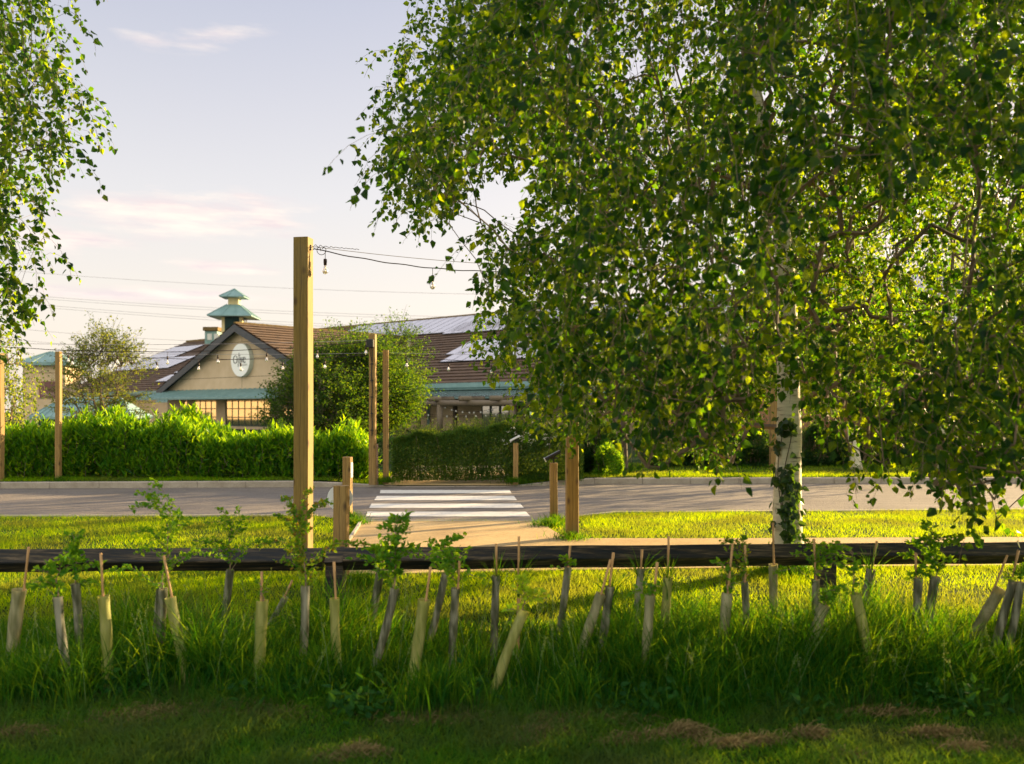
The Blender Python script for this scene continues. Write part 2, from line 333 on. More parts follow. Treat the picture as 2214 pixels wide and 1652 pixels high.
def inpoly(P, poly):
    x, y = P[:, 0], P[:, 1]; ins = np.zeros(len(P), bool); n = len(poly)
    for i in range(n):
        x0, y0 = poly[i][:2]; x1, y1 = poly[(i+1) % n][:2]
        if y0 == y1: continue
        c = ((y0 > y) != (y1 > y)) & (x < (x1-x0)*(y-y0)/(y1-y0)+x0); ins ^= c
    return ins
_perm = rng.random((32, 32, 32))
def vnoise(P, s):
    """smooth value noise in 0..1"""
    q = P*s; i = np.floor(q).astype(int); f = q-i; f = f*f*(3-2*f); o = 0
    for dx in (0, 1):
        for dy in (0, 1):
            for dz in (0, 1):
                w = (f[:,0] if dx else 1-f[:,0])*(f[:,1] if dy else 1-f[:,1])*(f[:,2] if dz else 1-f[:,2])
                o = o+w*_perm[(i[:,0]+dx) % 32, (i[:,1]+dy) % 32, (i[:,2]+dz) % 32]
    return o
def proj(P):
    return np.stack([P[:,0]/P[:,1]*F+CX, HY-(P[:,2]-EH)/P[:,1]*F], 1)
def grow(trunk_pts, starts, sides=4, tip_r=.0009, sag=.10, exp=.5, maxr=.024, lift=.35):
    """branches: joins every twig start to the nearest wood already there, thickness by what it carries"""
    nodes = [np.array(p, float) for p in trunk_pts]; par = [-1]+list(range(len(trunk_pts)-1)); nt_ = len(nodes)
    axis = np.array(trunk_pts); 
    d = np.array([np.min(np.linalg.norm(axis-s, axis=1)) for s in starts]); order = np.argsort(d)
    buf = np.zeros((nt_+len(starts)*4+8, 3)); buf[:nt_] = axis; n = nt_; parent = par+[0]*(len(buf)-nt_); last = np.zeros(len(starts), int)
    for si in order:
        s = starts[si]; df = buf[:n]-s; dist = np.sqrt((df**2).sum(1))
        dist = dist*(1+lift*np.clip(df[:, 2]/(dist+1e-6), -.9, 1))        # prefer wood that lies lower
        j = int(np.argmin(dist)); a = buf[j].copy(); L = np.linalg.norm(s-a)
        k = 3 if L > .35 else 1; prev = j
        for t in range(1, k+1):
            u = t/k; p = a+(s-a)*u
            if t < k: p = p+np.array([0, 0, sag*L*math.sin(u*math.pi)])+rng.normal(0, .02*L, 3)
            buf[n] = p; parent[n] = prev; prev = n; n += 1
        last[si] = prev
    cnt = np.zeros(n); cnt[last] += 1
    for i in range(n-1, nt_-1, -1): cnt[parent[i]] += cnt[i]
    r = np.minimum(tip_r*np.maximum(cnt, 1)**exp, maxr)
    idx = np.arange(nt_, n); pr = np.array(parent)[idx]
    r0 = np.where(pr < nt_, r[idx]*1.1, r[pr]); r0 = np.minimum(r0, r[idx]*1.9)
    return segs_geo(buf[pr], buf[idx], r0, r[idx], sides)
def join(*geos):
    V = []; Q = []; n = 0
    for v, f in geos: V.append(v); Q.append(f+n); n += len(v)
    return np.concatenate(V), np.concatenate(Q)
def strands(starts, outward, lens, step, leafL, jitter=.5, droop=1.0, tr=.0012, seed=0):
    """hanging twigs with alternate leaves; returns twig geo, leaf geo"""
    n = len(starts); K = 6; ts = np.linspace(0, 1, K+1); P = []
    wob = rng.normal(0, .05, (n, K+1, 3)).cumsum(1)*.35
    outward = outward*1.0+rng.normal(0,.55,(n,3))*np.array([1,1,.35])
    for i, t in enumerate(ts):
        off = outward*(lens*t*(1-.45*t*droop))[:, None]*.75+np.array([0,0,-1.])*(lens*droop*(t**1.5))[:, None]*.9
        P.append(starts+off+wob[:, i]*lens[:, None])
    P = np.stack(P, 1)
    a = P[:, :-1].reshape(-1,3); b = P[:, 1:].reshape(-1,3); tg = segs_geo(a, b, np.full(len(a), tr), np.full(len(a), tr*.8), 3)
    pos = []; ax = []; 
    for i in range(n):
        m = max(3, int(lens[i]/step)); t = (np.arange(m)+rng.random(m)*.5)/m; q = t*K; k = np.minimum(q.astype(int), K-1); f = (q-k)[:, None]
        pp = P[i, k]*(1-f)+P[i, k+1]*f; tt = P[i, k+1]-P[i, k]
        pos.append(pp); ax.append(tt)
    pos = np.concatenate(pos); ax = unit(np.concatenate(ax)); m = len(pos)
    rnd = unit(rng.normal(0, 1, (m, 3))); d = unit(ax*.35+rnd*.9+np.array([0,0,-.6]))
    nr = unit(rng.normal(0, 1, (m, 3))+np.array([0,0,.5])); L = leafL*(.42+.80*rng.random(m))
    pet = pos+rnd*np.array([.020])*(leafL/.05)
    lg = leaves_geo(pet, d, nr, L, L*.78)
    return tg, lg
# ================================================================= SETTING
STR = 'structure'
g = MB(); g.poly([(-260,-40,0),(260,-40,0),(260,420,0),(-260,420,0)]); tag(g.build('ground', MT['soil']), kind=STR)
# road: far edge (kerb foot) and near edge from the photo
far_px = [(-500,1058.5),(0,1057),(740,1053.8),(1105,1053.2),(1285,1047.3),(2214,1045.5),(2700,1045)]
near_px = [(-500,1119),(0,1117.6),(690,1117.0),(782,1128.5),(1178,1128),(1262,1116.5),(1330,1110),(2214,1104),(2700,1102)]
far_w = [gr(x,y) for x,y in far_px]; near_w = [gr(x,y) for x,y in near_px]
far_w = [far_w[0]+(far_w[0]-far_w[1])*12]+far_w+[far_w[-1]+(far_w[-1]-far_w[-2])*12]
near_w = [near_w[0]+(near_w[0]-near_w[1])*10]+near_w+[near_w[-1]+(near_w[-1]-near_w[-2])*10]
lift = lambda ps, z: [Vector((p.x, p.y, z)) for p in ps]
road_poly = lift(near_w, .006)+lift(far_w[::-1], .006)
g = MB(); g.poly(road_poly); tag(g.build('road', MT['asphalt']), kind=STR)
# zebra stripes: edges are slightly ragged
def stripe(xl0, xr0, y0, xl1, xr1, y1):
    a = gr(xl0, y0); b = gr(xr0, y0); c = gr(xr1, y1); d = gr(xl1, y1); n = 28
    top = [a.lerp(b, i/n)+Vector((0, random.uniform(-.012,.012), 0)) for i in range(n+1)]; bot = [d.lerp(c, i/n)+Vector((0, random.uniform(-.010,.010), 0)) for i in range(n+1)]
    vs = [Vector((p.x,p.y,.011)) for p in top+bot]; m = MB(); m.add(vs, [(n+1+i, n+2+i, i+1, i) for i in range(n)]); return m
for s in [(823,1102,1060.7,821,1106,1067.9),(815,1111,1073.7,809,1118,1083),(803,1125,1090.5,798,1133,1099.7),(794,1137,1108,789,1147,1118.4)]:
    tag(stripe(*s).build('road_marking', MT['paint']), kind=STR)
# golden bonded path: apron by the crossing and the band running off beside the fence
path_px = [(782,1130),(1176,1129.5),(1188,1145),(1215,1160),(1252,1166.5),(1500,1167),(2214,1164),(2900,1161),(2900,1221),(2214,1225),(1450,1232),(1000,1240),(742,1246),(728,1215),(742,1190),(757,1169),(770,1150)]
path_w = [gr(x,y) for x,y in path_px]
g = MB(); g.slab(lift(path_w, .0), (0,0,.016)); tag(g.build('path', MT['path']), kind=STR)
# thin concrete edging flush with the lawn
def edging(ps, w=.045, h=.028):
    m = MB()
    for a, b in zip(ps, ps[1:]):
        L = (b-a).length; n = max(1, int(L/.9))
        for i in range(n):
            p = a.lerp(b, i/n); q = a.lerp(b, (i+1)/n-.006); m.bar(p+Vector((0,0,h/2-.004)), q+Vector((0,0,h/2-.004)), w, h)
    return m
e = edging(lift(near_w[0:4], 0)); e2 = edging(lift([gr(782,1129.3), gr(1176,1128.8)], 0)); e3 = edging(lift(near_w[6:], 0)); e4 = edging(lift([gr(781,1131), gr(770,1150), gr(757,1169), gr(744,1188)], 0), .03, .05)
for q in (e, e2, e3, e4): tag(q.build('kerb_edging', MT['edge']), kind=STR)
# far kerb of cut stones, falling to the road at the crossing
XC, XW = -1.17, 1.28
def kh(x): return .118*min(1, max(0, (abs(x-XC)-XW)/.95))
kb = MB()
for a, b in zip(far_w, far_w[1:]):
    L = (b-a).length; n = max(1, round(L/.915))
    if L > 60: n = min(n, 40)
    for i in range(n):
        p = a.lerp(b, i/n); q = a.lerp(b, (i+1)/n); d = (q-p).normalized(); p = p+d*.004; q = q-d*.004
        h0, h1 = max(kh(p.x), .012), max(kh(q.x), .012); nn = Vector((-d.y, d.x, 0)); w = .125; j = random.uniform(-.003,.003)
        vs = []
        for pt, h in ((p,h0),(q,h1)):
            pt = pt+nn*j
            vs += [pt+Vector((0,0,-.02)), pt+Vector((0,0,h-.014 if h>.03 else h-.004)), pt+nn*.014+Vector((0,0,h)), pt+nn*w+Vector((0,0,h)), pt+nn*w+Vector((0,0,-.02))]
        kb.add(vs, [(0,1,2,3,4)[::-1], (5,6,7,8,9)]+[(k, (k+1)%5, 5+(k+1)%5, 5+k)[::-1] for k in range(5)][:4][::-1])
tag(kb.build('kerb', MT['kerb']), kind=STR)
# raised far verge as a sheet that dips to the crossing
def kerb_y(x):
    for a, b in zip(far_w, far_w[1:]):
        if a.x <= x <= b.x: return a.y+(b.y-a.y)*(x-a.x)/(b.x-a.x)
    return 17
def vz(x, y):
    t = max((abs(x-XC)-XW)/.95, (y-kerb_y(x)-.1)/1.1); return .012+.104*min(1, max(0, t))
xs = sorted(set([-240,-120,-60,-30,-20,-15]+[round(-12+.25*i, 3) for i in range(110)]+[16,18,22,30,60,120,240])); ks = [.12,.3,.5,.75,1,1.3,1.7,2.3,3,4,6,10,20,60,150,390]
V = []; Fc = []
for x in xs:
    for k in ks: y = kerb_y(x)+k; V.append((x, y, vz(x, y)+.004))
nk = len(ks)
for i in range(len(xs)-1):
    for j in range(nk-1): Fc.append((i*nk+j, (i+1)*nk+j, (i+1)*nk+j+1, i*nk+j+1))
tag(mk('verge', V, Fc, MT['soil']), kind=STR)
# far apron of the path, ramping up between the two grass corners
V = []; Fc = []; rows = 14
for j in range(rows+1):
    t = j/rows; y = kerb_y(-1)+.125+t*4.2; hw = 1.22-.12*min(1, t*2); xc = -1.17-.17*t
    for i in range(9): x = xc+hw*(i/4-1); V.append((x, y, vz(x, y)+.012))
for j in range(rows):
    for i in range(8): Fc.append((j*9+i, j*9+i+1, (j+1)*9+i+1, (j+1)*9+i))
tag(mk('crossing_path', V, Fc, MT['path']), kind=STR)
far_path = [(-2.36,16.8),(.02,16.8),(-.1,19.5),(-.3,21),(-2.5,21),(-2.4,19.5)]

# ================================================================= GRASS
def blades(P, H, W, lean, segs, name, mat, az=None):
    n = len(P); az = rng.random(n)*2*np.pi if az is None else az; ld = np.stack([np.cos(az), np.sin(az), 0*az], 1)
    fa = rng.random(n)*np.pi; sd = np.stack([np.cos(fa), np.sin(fa), 0*fa], 1)
    H = H[:, None]; W = W[:, None]; lean = lean[:, None]
    if segs == 1:
        V = np.stack([P-sd*W/2, P+sd*W/2, P+ld*H*lean+np.array([0,0,1.])*H], 1).reshape(-1,3)
        return mk(name, V, (np.arange(n)*3)[:, None]+np.array([0,1,2]), mat)
    L = []
    for i in range(segs):
        t = i/segs; c = P+ld*H*lean*t*t*1.3+np.array([0,0,1.])*H*(t-lean*.45*t*t); w = W*(1-.55*t)
        L += [c-sd*w/2, c+sd*w/2]
    L.append(P+ld*H*lean*1.3+np.array([0,0,1.])*H*(1-lean*.45))
    V = np.stack(L, 1).reshape(-1,3); m = 2*segs+1; k = (np.arange(n)*m)[:, None]
    Q = np.concatenate([k+np.array([2*i, 2*i+1, 2*i+3, 2*i+2]) for i in range(segs-1)]); T = k+np.array([2*segs-2, 2*segs-1, 2*segs])
    return mk(name, V, [Q, T], mat)
def scatter(x0, x1, y0, y1, dens, wedge=True):
    n = int((x1-x0)*(y1-y0)*dens); P = np.stack([x0+(x1-x0)*rng.random(n), y0+(y1-y0)*rng.random(n), np.zeros(n)], 1)
    if wedge: P = P[np.abs(P[:,0]) < P[:,1]*.5625+.9]
    return P
rp = [(p.x,p.y) for p in road_poly]; pp = [(p.x,p.y) for p in path_w]
# mown lawn this side of the road
P = np.concatenate([scatter(-6,6,5.6,9,4200), scatter(-8.5,8.5,9,13,2600)])
P = P[~inpoly(P, rp) & ~inpoly(P, pp)]; f = vnoise(P, 1.7); f2 = vnoise(P, 7)
P = P[(rng.random(len(P)) < .55+.6*f)]; f = vnoise(P, 1.7)
H = (.022+.030*rng.random(len(P)))*(.7+.7*f)
near_edge = None
o = blades(P, H, .0045+.003*rng.random(len(P)), .25+.7*rng.random(len(P)), 1, 'lawn_grass', MT['lawn']); tag(o, 'short mown lawn between the black rail and the road', 'grass', kind='stuff')
# far verge
P = np.concatenate([scatter(-11.5,11.5,16.3,18.6,1500), scatter(.5,13,18.6,22,420)])
ky = np.interp(P[:,0], [p.x for p in far_w], [p.y for p in far_w]); P = P[P[:,1] > ky+.13]; P = P[~inpoly(P, far_path)]
P[:,2] = [vz(x,y) for x,y in P[:,:2]]; f = vnoise(P, 2)
o = blades(P, (.03+.04*rng.random(len(P)))*(.7+.7*f), .007+.005*rng.random(len(P)), .2+.6*rng.random(len(P)), 1, 'verge_grass', MT['lawn']); tag(o, 'short grass strip behind the far kerb', 'grass', kind='stuff')
# tufts at post feet and along the apron corner
tu = []
for (x,y,z,n,r) in [(770,1135,0,500,.16),(757,1122,0,400,.2),(1185,1138,0,700,.22),(1200,1128,0,400,.2),(1237,1168,0,500,.25),(660,1215,0,300,.2),(818,1046,.03,900,.35),(838,1042,.1,500,.22),(1125,1046,.03,900,.4),(1112,1042,.1,300,.2),(765,1262,0,500,.2),(800,1262,0,400,.3),(1712,1240,0,1500,.3),(127,1040,.12,200,.2),(1345,1018,.12,700,.35),(1310,1022,.12,500,.3),(1855,1012,.12,600,.5),(1670,1012,.12,300,.25)]:
    c = gr(x,y,z); a = rng.random(n)*6.283; q = rng.normal(0, r*.55, n); tu.append(np.stack([c.x+np.cos(a)*q, c.y+np.sin(a)*q, np.full(n, z)], 1))
P = np.concatenate(tu); o = blades(P, .05+.11*rng.random(len(P)), .005+.003*rng.random(len(P)), .2+.6*rng.random(len(P)), 2, 'tufted_grass', MT['tall']); tag(o, 'uncut longer grass round the feet of the posts', 'grass', kind='stuff')
# long uncut grass among the tree guards
P = scatter(-4.6,4.6,4.08,6.15,5600); f = vnoise(P, 1.9); f2 = vnoise(P+9, 5.5)
edge = np.clip((P[:,1]-4.08-.22*(vnoise(P+50, 2.6)))/.35, 0, 1)*np.clip((6.15-P[:,1])/.55, 0.1, 1)
xr = np.clip((P[:,0]+2.5)/5.0, 0, 1)
bare = vnoise(P+31, 1.3)                     # gaps with worn earth
keep = rng.random(len(P)) < (.25+1.1*f2)*edge*np.where((bare > .66) & (P[:,0] < 1), .25, 1); P = P[keep]; f = f[keep]; f2 = f2[keep]; xr = xr[keep]; ed = edge[keep]
H = 1.6*(.06+.26*f**1.8+.13*f2**2*rng.random(len(P)))*(.55+.6*rng.random(len(P)))*(.5+.5*ed)*(.85+.30*xr)
H = np.where(P[:,1] > 5.35, H*np.clip(1-(P[:,1]-5.35)*1.1, .2, 1), H)
o = blades(P, H*1.15, .0035+.0045*rng.random(len(P)), .15+.75*rng.random(len(P))**1.5, 4, 'tall_grass', MT['tall'], az=None); tag(o, 'long dark uncut grass growing among the tree guards', 'grass', kind='stuff')
# flowering stems nodding over the blades
P = scatter(-4.3,4.3,4.3,5.9,26); n = len(P); H = .22+.22*rng.random(n); az = rng.random(n)*6.28; ln = .05+.16*rng.random(n); top = P+np.stack([np.cos(az)*ln, np.sin(az)*ln, H], 1); md = P+(top-P)*.55+np.array([0,0,.03]); g_ = join(segs_geo(P, md, np.full(n,.0014), np.full(n,.0011), 3), segs_geo(md, top, np.full(n,.0011), np.full(n,.0008), 3))
q = np.concatenate([md+(top-md)*t+rng.normal(0,.003,(n,3)) for t in np.linspace(.35,1,16)]); lf = leaves_geo(q, np.tile(top-md,(16,1))*3+rng.normal(0,.35,q.shape), rng.normal(0,1,q.shape), .014, .004, fine=False)
g_ = join(g_, lf); o = mk('seed_heads', g_[0], g_[1], MT['seed']); tag(o, 'pale nodding seed stems rising over the long grass', 'grass', kind='stuff')
# broad leaved weeds low among the blades
P = np.concatenate([np.array(tuple(gr(x,y)))+rng.normal(0,1,(k,3))*np.array([.10,.08,0])+np.abs(rng.normal(0,1,(k,3)))*np.array([0,0,.055]) for (x,y,k) in [(270,1500,260),(250,1450,160),(1000,1500,140),(690,1500,220),(790,1540,200),(560,1520,120),(1290,1500,120),(2060,1530,160),(1700,1540,120),(620,1470,120),(1400,1540,140)]])
n = len(P); lf = leaves_geo(P, rng.normal(0,1,(n,3))+np.array([0,-.2,.3]), rng.normal(0,.5,(n,3))+np.array([0,-.4,1.]), .035+.03*rng.random(n), .022+.012*rng.random(n)); o = mk('ground_weeds', lf[0], lf[1], MT['weed']); tag(o, 'low broad leaved weeds tangled in the long grass', 'weeds', kind='stuff')
# a few dense bright clumps of stiff blades
cl = []
for (x,y,n) in [(925,1545,260),(960,1535,220),(1175,1490,180),(1030,1480,120),(1520,1500,200),(1860,1480,220),(1640,1460,180),(90,1500,200),(470,1480,160),(1250,1540,160),(2050,1470,260),(2160,1480,260),(320,1470,140),(1380,1500,160),(700,1500,140)]:
    c = gr(x,y); a = rng.random(n)*6.283; q = np.abs(rng.normal(0, .07, n)); cl.append(np.stack([c.x+np.cos(a)*q*1.6, c.y+np.sin(a)*q, np.zeros(n)], 1))
P = np.concatenate(cl); o = blades(P, .16+.16*rng.random(len(P)), .005+.004*rng.random(len(P)), .05+.45*rng.random(len(P)), 4, 'clumped_grass', MT['tall']); tag(o, 'stiff bright clumps standing out of the long grass', 'grass', kind='stuff')
# short rough grass at the front
P = scatter(-3.4,3.4,3.1,4.6,14000); f = vnoise(P, 3.1); f2 = vnoise(P+5, 9); hay = vnoise(P*np.array([1,2.0,1])+17, 2.3)
keep = rng.random(len(P)) < np.where(hay > .80, .5, 1.0)*(.45+.8*f2); P = P[keep]; f = f[keep]
o = blades(P, (.022+.070*rng.random(len(P))**2)*(.45+1.4*f), .0030+.0028*rng.random(len(P)), .3+.8*rng.random(len(P)), 2, 'rough_grass', MT['shortg']); tag(o, 'short rough grass in shade before the long grass', 'grass', kind='stuff')
# dead clippings, raked by the mower into low heaps
hp = []; ha = []
def heap(x, y, rx, ry, h, n, bx=0):
    c = gr(x, y); u = rng.normal(0, .45, (n, 2)); r2 = (u**2).sum(1); z = h*np.exp(-r2*1.6)*rng.random(n)**.5
    hp.append(np.stack([c.x+u[:,0]*rx, c.y+u[:,1]*ry, z+.004], 1))
for a_ in [(40,1590,.10,.04,.03,420),(770,1632,.09,.04,.03,400),(700,1648,.06,.03,.02,160),(1170,1590,.11,.035,.03,420),(1130,1612,.08,.03,.02,260),(1400,1598,.11,.03,.025,420),(1330,1608,.08,.03,.02,200),(1480,1590,.07,.04,.06,620),(1560,1615,.12,.03,.03,460),(1640,1608,.10,.03,.03,340),(1745,1596,.06,.03,.05,420),(1830,1645,.06,.03,.02,160),(2020,1592,.10,.035,.04,420),(2080,1625,.07,.04,.04,360),(2190,1620,.05,.03,.03,140),
           (250,1560,.14,.06,.03,500),(300,1545,.15,.07,.03,500),(520,1530,.2,.08,.02,500),(600,1545,.2,.07,.02,400),(1250,1560,.25,.06,.02,500),(930,1560,.2,.05,.02,400),(1900,1545,.2,.05,.02,400),(300,1390,.16,.14,.05,800),(330,1330,.1,.1,.04,300),(250,1340,.3,.3,.02,700),(590,1350,.3,.2,.015,300),(1550,1330,.25,.2,.02,400),(640,1500,.2,.1,.03,400),(1080,1410,.2,.1,.03,300)]: heap(*(a_[:2]+(a_[2]*1.5, a_[3]*1.5, a_[4]*.6)+a_[5:]))
P = np.concatenate(hp); n = len(P); az = rng.normal(0.2, .9, n); d = np.stack([np.cos(az), np.sin(az), rng.normal(0, .22, n)], 1); d = unit(d); L = .025+.06*rng.random(n)
q = P+d*L[:, None]; q[:,2] = np.maximum(q[:,2], .003); mid = (P+q)/2+np.stack([0*az, 0*az, .25*L], 1); sd = unit(np.cross(d, rng.normal(0,1,(n,3))+np.array([0,0,2.])))*.0016
V = np.stack([P-sd, P+sd, mid+sd, mid-sd, q], 1).reshape(-1,3); k = (np.arange(n)*5)[:, None]
o = mk('grass_clippings', V, [k+np.array([0,1,2,3]), k+np.array([3,2,4])], MT['hay']); tag(o, 'low heaps of dry brown clippings lying on the short grass', 'clippings', kind='stuff')

# ================================================================= POSTS
def woodpost(name, x, ybase, w, ytop, mat, label, cat, group, z0=0.0, rz=0, d=None, bury=.05, Y=None):
    p = gr(x, ybase, z0); Y = Y or p.y; W = w/F*Y*(.82 if name == 'light_post' else .9); h = (ybase-ytop)/F*Y
    t = empty(name, (p.x, Y, z0), label, cat, group, rz); m = MB()
    # slightly irregular sawn post
    D = d or W; n = 9; vs = []; lx, ly = random.uniform(-.006,.006), random.uniform(-.006,.006)
    for i in range(n+1):
        z = -bury+(h+bury)*i/n; ox, oy = lx*math.sin(i*.7), ly*math.sin(i*.9+1)
        c = .008
        for a, b_ in ((-1,-1),(1,-1),(1,1),(-1,1)):
            vs.append((a*(W/2-c)+ox if True else 0, b_*D/2+oy, z)); vs.append((a*W/2+ox, b_*(D/2-c)+oy, z))
    order = [1,0,2,3,5,4,6,7]
    fs = [(i*8+order[k], i*8+order[(k+1)%8], (i+1)*8+order[(k+1)%8], (i+1)*8+order[k]) for i in range(n) for k in range(8)]
    fs.append(tuple(n*8+k for k in order)); m.add(vs, fs)
    m.build('post_shaft', mat, t); return t, W, D, h
G1 = 'tall sawn timber posts carrying the light strings'
PA, wA, dA, hA = woodpost('light_post', 656, 1215, 40, 515, MT['post'], 'tallest square timber post standing on the lawn before the road', 'post', G1, rz=R(-10))
m = MB(); m.box((wA/2+.004,0,hA-.09), (.008,.02,.05)); m.tube([(wA/2,0,hA-.09),(wA/2+.03,0,hA-.08),(wA/2+.035,0,hA-.1),(wA/2+.02,0,hA-.115)], .004, 6); m.build('hook', MT['black'], PA)
PB, wB, dB, hB = woodpost('light_post', 1237, 1165, 32, 562, MT['post'], 'square timber post rising into the birch leaves beside the path', 'post', G1, rz=R(4))
m = MB(); m.box((-wB/2-.004,0,hB-.09), (.008,.02,.05)); m.build('hook', MT['black'], PB)
PC, wC, dC, hC = woodpost('light_post', 806, 1042, 17, 723, MT['post_far'], 'slim timber post with a black box and cable clipped down it', 'post', G1, .11, rz=R(-8))
m = MB(); m.box((-.02,-dC/2-.035,hC-.17), (.13,.07,.15), bev=.01); m.build('junction_box', MT['black'], PC)
m = MB(); zz = [hC-.24-.1*i for i in range(17)]
m.tube([(.005+.008*math.sin(i), -dC/2-.012, z) for i, z in enumerate(zz)], .009, 6); m.tube([(-.03,-dC/2-.03,hC-.24),(-.02,-dC/2-.02,hC-.35),(.0,-dC/2-.012,hC-.5)], .006, 6)
for i in range(0, 17, 3): m.box((.005,-dC/2-.012,zz[i]), (.05,.022,.018))
m.build('cable', MT['black'], PC)
PD, wD, dD, hD = woodpost('light_post', 834, 1040, 15, 757, MT['post_far'], 'plain timber post at the hedge end next to the cabled post', 'post', G1, .11, rz=R(5))
PE, wE, dE, hE = woodpost('light_post', 126.5, 1038, 13, 760, MT['post_far'], 'slim timber post standing in front of the laurel hedge alone', 'post', G1, .116, rz=R(-6))
PG, wG, dG, hG = woodpost('light_post', 1, 1040, 14, 765, MT['post_far'], 'slim timber post cut by the edge of the picture beside the laurel hedge', 'post', G1, .116, rz=R(-20))
PH, wH, dH, hH = woodpost('light_post', 1672, 1014, 18, 742, MT['post_far'], 'timber post across the road half hidden by the thick birch trunk', 'post', G1, .116)
G2 = 'short timber bollard posts about the crossing'
S1, w1, d1, h1 = woodpost('bollard', 738, 1262, 32, 1050, MT['stump'], 'short timber bollard with a round pale disc behind it', 'bollard', G2, rz=R(-5))
m = MB(); c = Vector((-.030, d1/2+.012, h1-.11)); k = 40; r = .108
m.slab([c+Vector((math.cos(2*math.pi*i/k)*r, 0, math.sin(2*math.pi*i/k)*r)) for i in range(k)], (0,.006,0)); dd = m.build('disc', MT['disc'], S1)
S2, w2, d2, h2 = woodpost('bollard', 751.5, 1119, 19.5, 988, MT['stump'], 'short timber bollard at the road edge carrying a small white plate', 'bollard', G2, rz=R(-12))
m = MB(); m.box((w2/2+.004, 0, h2-.17), (.006,.075,.2)); m.build('plate', MT['white'], S2)
S3, w3, d3, h3 = woodpost('bollard', 1197, 1126, 18.5, 1001, MT['stump'], 'short timber bollard holding a black tilted lamp', 'bollard', G2)
S4, w4, d4, h4 = woodpost('bollard', 1115, 1042, 12.5, 958, MT['stump'], 'short timber bollard across the road holding a white lamp', 'bollard', G2, .09)
S5, w5, d5, h5 = woodpost('bollard', 812, 1046, 12, 960, MT['pink_wood'], 'short pinkish timber bollard before the cabled post', 'bollard', G2, .06)
def floodlight(parent_xy, z, mat, label, sc=1, rz=0):
    t = empty('floodlight', (parent_xy[0], parent_xy[1], z), label, 'lamp', 'floodlights on bollards', rz)
    m = MB(); m.bar((0,0,0), (0,0,.06*sc), .018*sc); m.bar((-.05*sc,0,.058*sc), (.05*sc,0,.058*sc), .014*sc, .02*sc); m.build('bracket', MT['black'], t)
    M = Matrix.Rotation(R(-28), 3, 'Y'); m = MB(); m.box((-.01*sc,0,.09*sc), (.20*sc,.13*sc,.035*sc), M, bev=.008*sc); m.build('lamp_housing', mat, t)
    m = MB(); m.box(Vector((-.01*sc,0,.09*sc))+M @ Vector((-.105*sc,0,-.006*sc)), (.012*sc,.12*sc,.05*sc), M, bev=.004*sc); m.build('lamp_lens', MT['white'], t)
floodlight((S3.location.x, S3.location.y), h3, MT['black'], 'black tilted floodlight on top of a bollard before the thick post', 1.1)
floodlight((S4.location.x, S4.location.y), .09+h4, MT['white'], 'white tilted floodlight on a bollard before the flowering hedge', 1.0)
# ================================================================= STRING LIGHTS
def bulb(parent, p, sc=1.0, drop=.07):
    s = MB(); p = Vector(p); s.tube([p, p-Vector((0,0,drop*sc))], .003*sc, 5); s.lathe([(.004,0),(.016,-.004),(.017,-.03),(.014,-.062),(.001,-.064)], p-Vector((0,0,drop*sc)), 10)
    so = s.build('lamp_socket', MT['cable'], parent, True)
    b = MB(); b.lathe([(.010,0),(.018,-.022),(.027,-.048),(.027,-.058),(.018,-.076),(.004,-.082)], p-Vector((0,0,(drop+.064)*sc)), 12); b.build('bulb_glass', MT['bulb'], so, True)
    f_ = MB(); f_.tube([p-Vector((0,0,drop+.066)), p-Vector((0,0,drop+.12))], .006, 6); f_.build('filament', MT['filament'], so)
def catenary(a, b, sag, n=40): return [Vector(a).lerp(Vector(b), i/n)-Vector((0,0,sag*4*(i/n)*(1-i/n))) for i in range(n+1)]
def string(a, b, sag, xs_px, label, sc=1.0, r=.005, wire=True):
    t = empty('string_light', a, label, 'string light', 'strings of bulbs between the posts'); a = Vector(a); b = Vector(b)
    pts = [p-a for p in catenary(a, b, sag)]; m = MB(); m.tube([p+Vector((0,0,.004*math.sin(i*1.1))) for i, p in enumerate(pts)], r, 6); m.build('cable', MT['cable'], t)
    if wire:
        w = MB(); w.tube([p-a+Vector((0,0,.02)) for p in catenary(a, b, sag*.35)], r*.55, 5); w.build('support_wire', MT['power'], t)
    for x in xs_px:
        best = min(range(len(pts)*8-8), key=lambda i: abs(((lambda q: q.x/q.y*F+CX)((pts[i//8].lerp(pts[i//8+1], (i%8)/8)+a)))-x))
        bulb(t, pts[best//8].lerp(pts[best//8+1], (best%8)/8), sc)
    return t
tA = PA.location+Vector((wA/2+.03, 0, hA-.10)); tB = PB.location+Vector((-wB/2-.01, 0, hB-.1))
st = string(tA, tB, .10, (704, 936, 1165), 'cable with bulbs hung off the top of the tallest post', 1.0, .0052)
m = MB()  # the loose coils of wire near the hook
pts = [Vector((.0+.42*i/60, .012*math.sin(i*1.3), .03+.012*math.exp(-i/22)*math.sin(i*.9)-.0006*i)) for i in range(61)]; m.tube(pts, .0028, 5)
pts = [Vector((.03+.03*math.cos(i*.52)+.004*i, .01, -.02+.035*math.sin(i*.52))) for i in range(18)]; m.tube(pts, .0032, 5); m.build('wire_coil', MT['cable'], st)
tC = at(800, 738, PC.location.y); string(at(-90, 742, 17.5), tC, .18, (40, 148, 255, 363, 471, 578, 686, 791), 'upper long string of bulbs before the restaurant ending at the cabled post', 1.15, .007, True)
tD = at(836, 765, PD.location.y); tE = at(128, 763, PE.location.y); string(tE, tD, .11, (157, 249, 340, 430, 521, 612, 702), 'lower long string of bulbs from hedge post to the plain post', 1.0, .006, True)
string(tD, at(1672, 752, PH.location.y), .28, (879, 970, 1062, 1160, 1262, 1370, 1480, 1590), 'string of bulbs running from the plain post behind the birch', 1.0, .006, True)
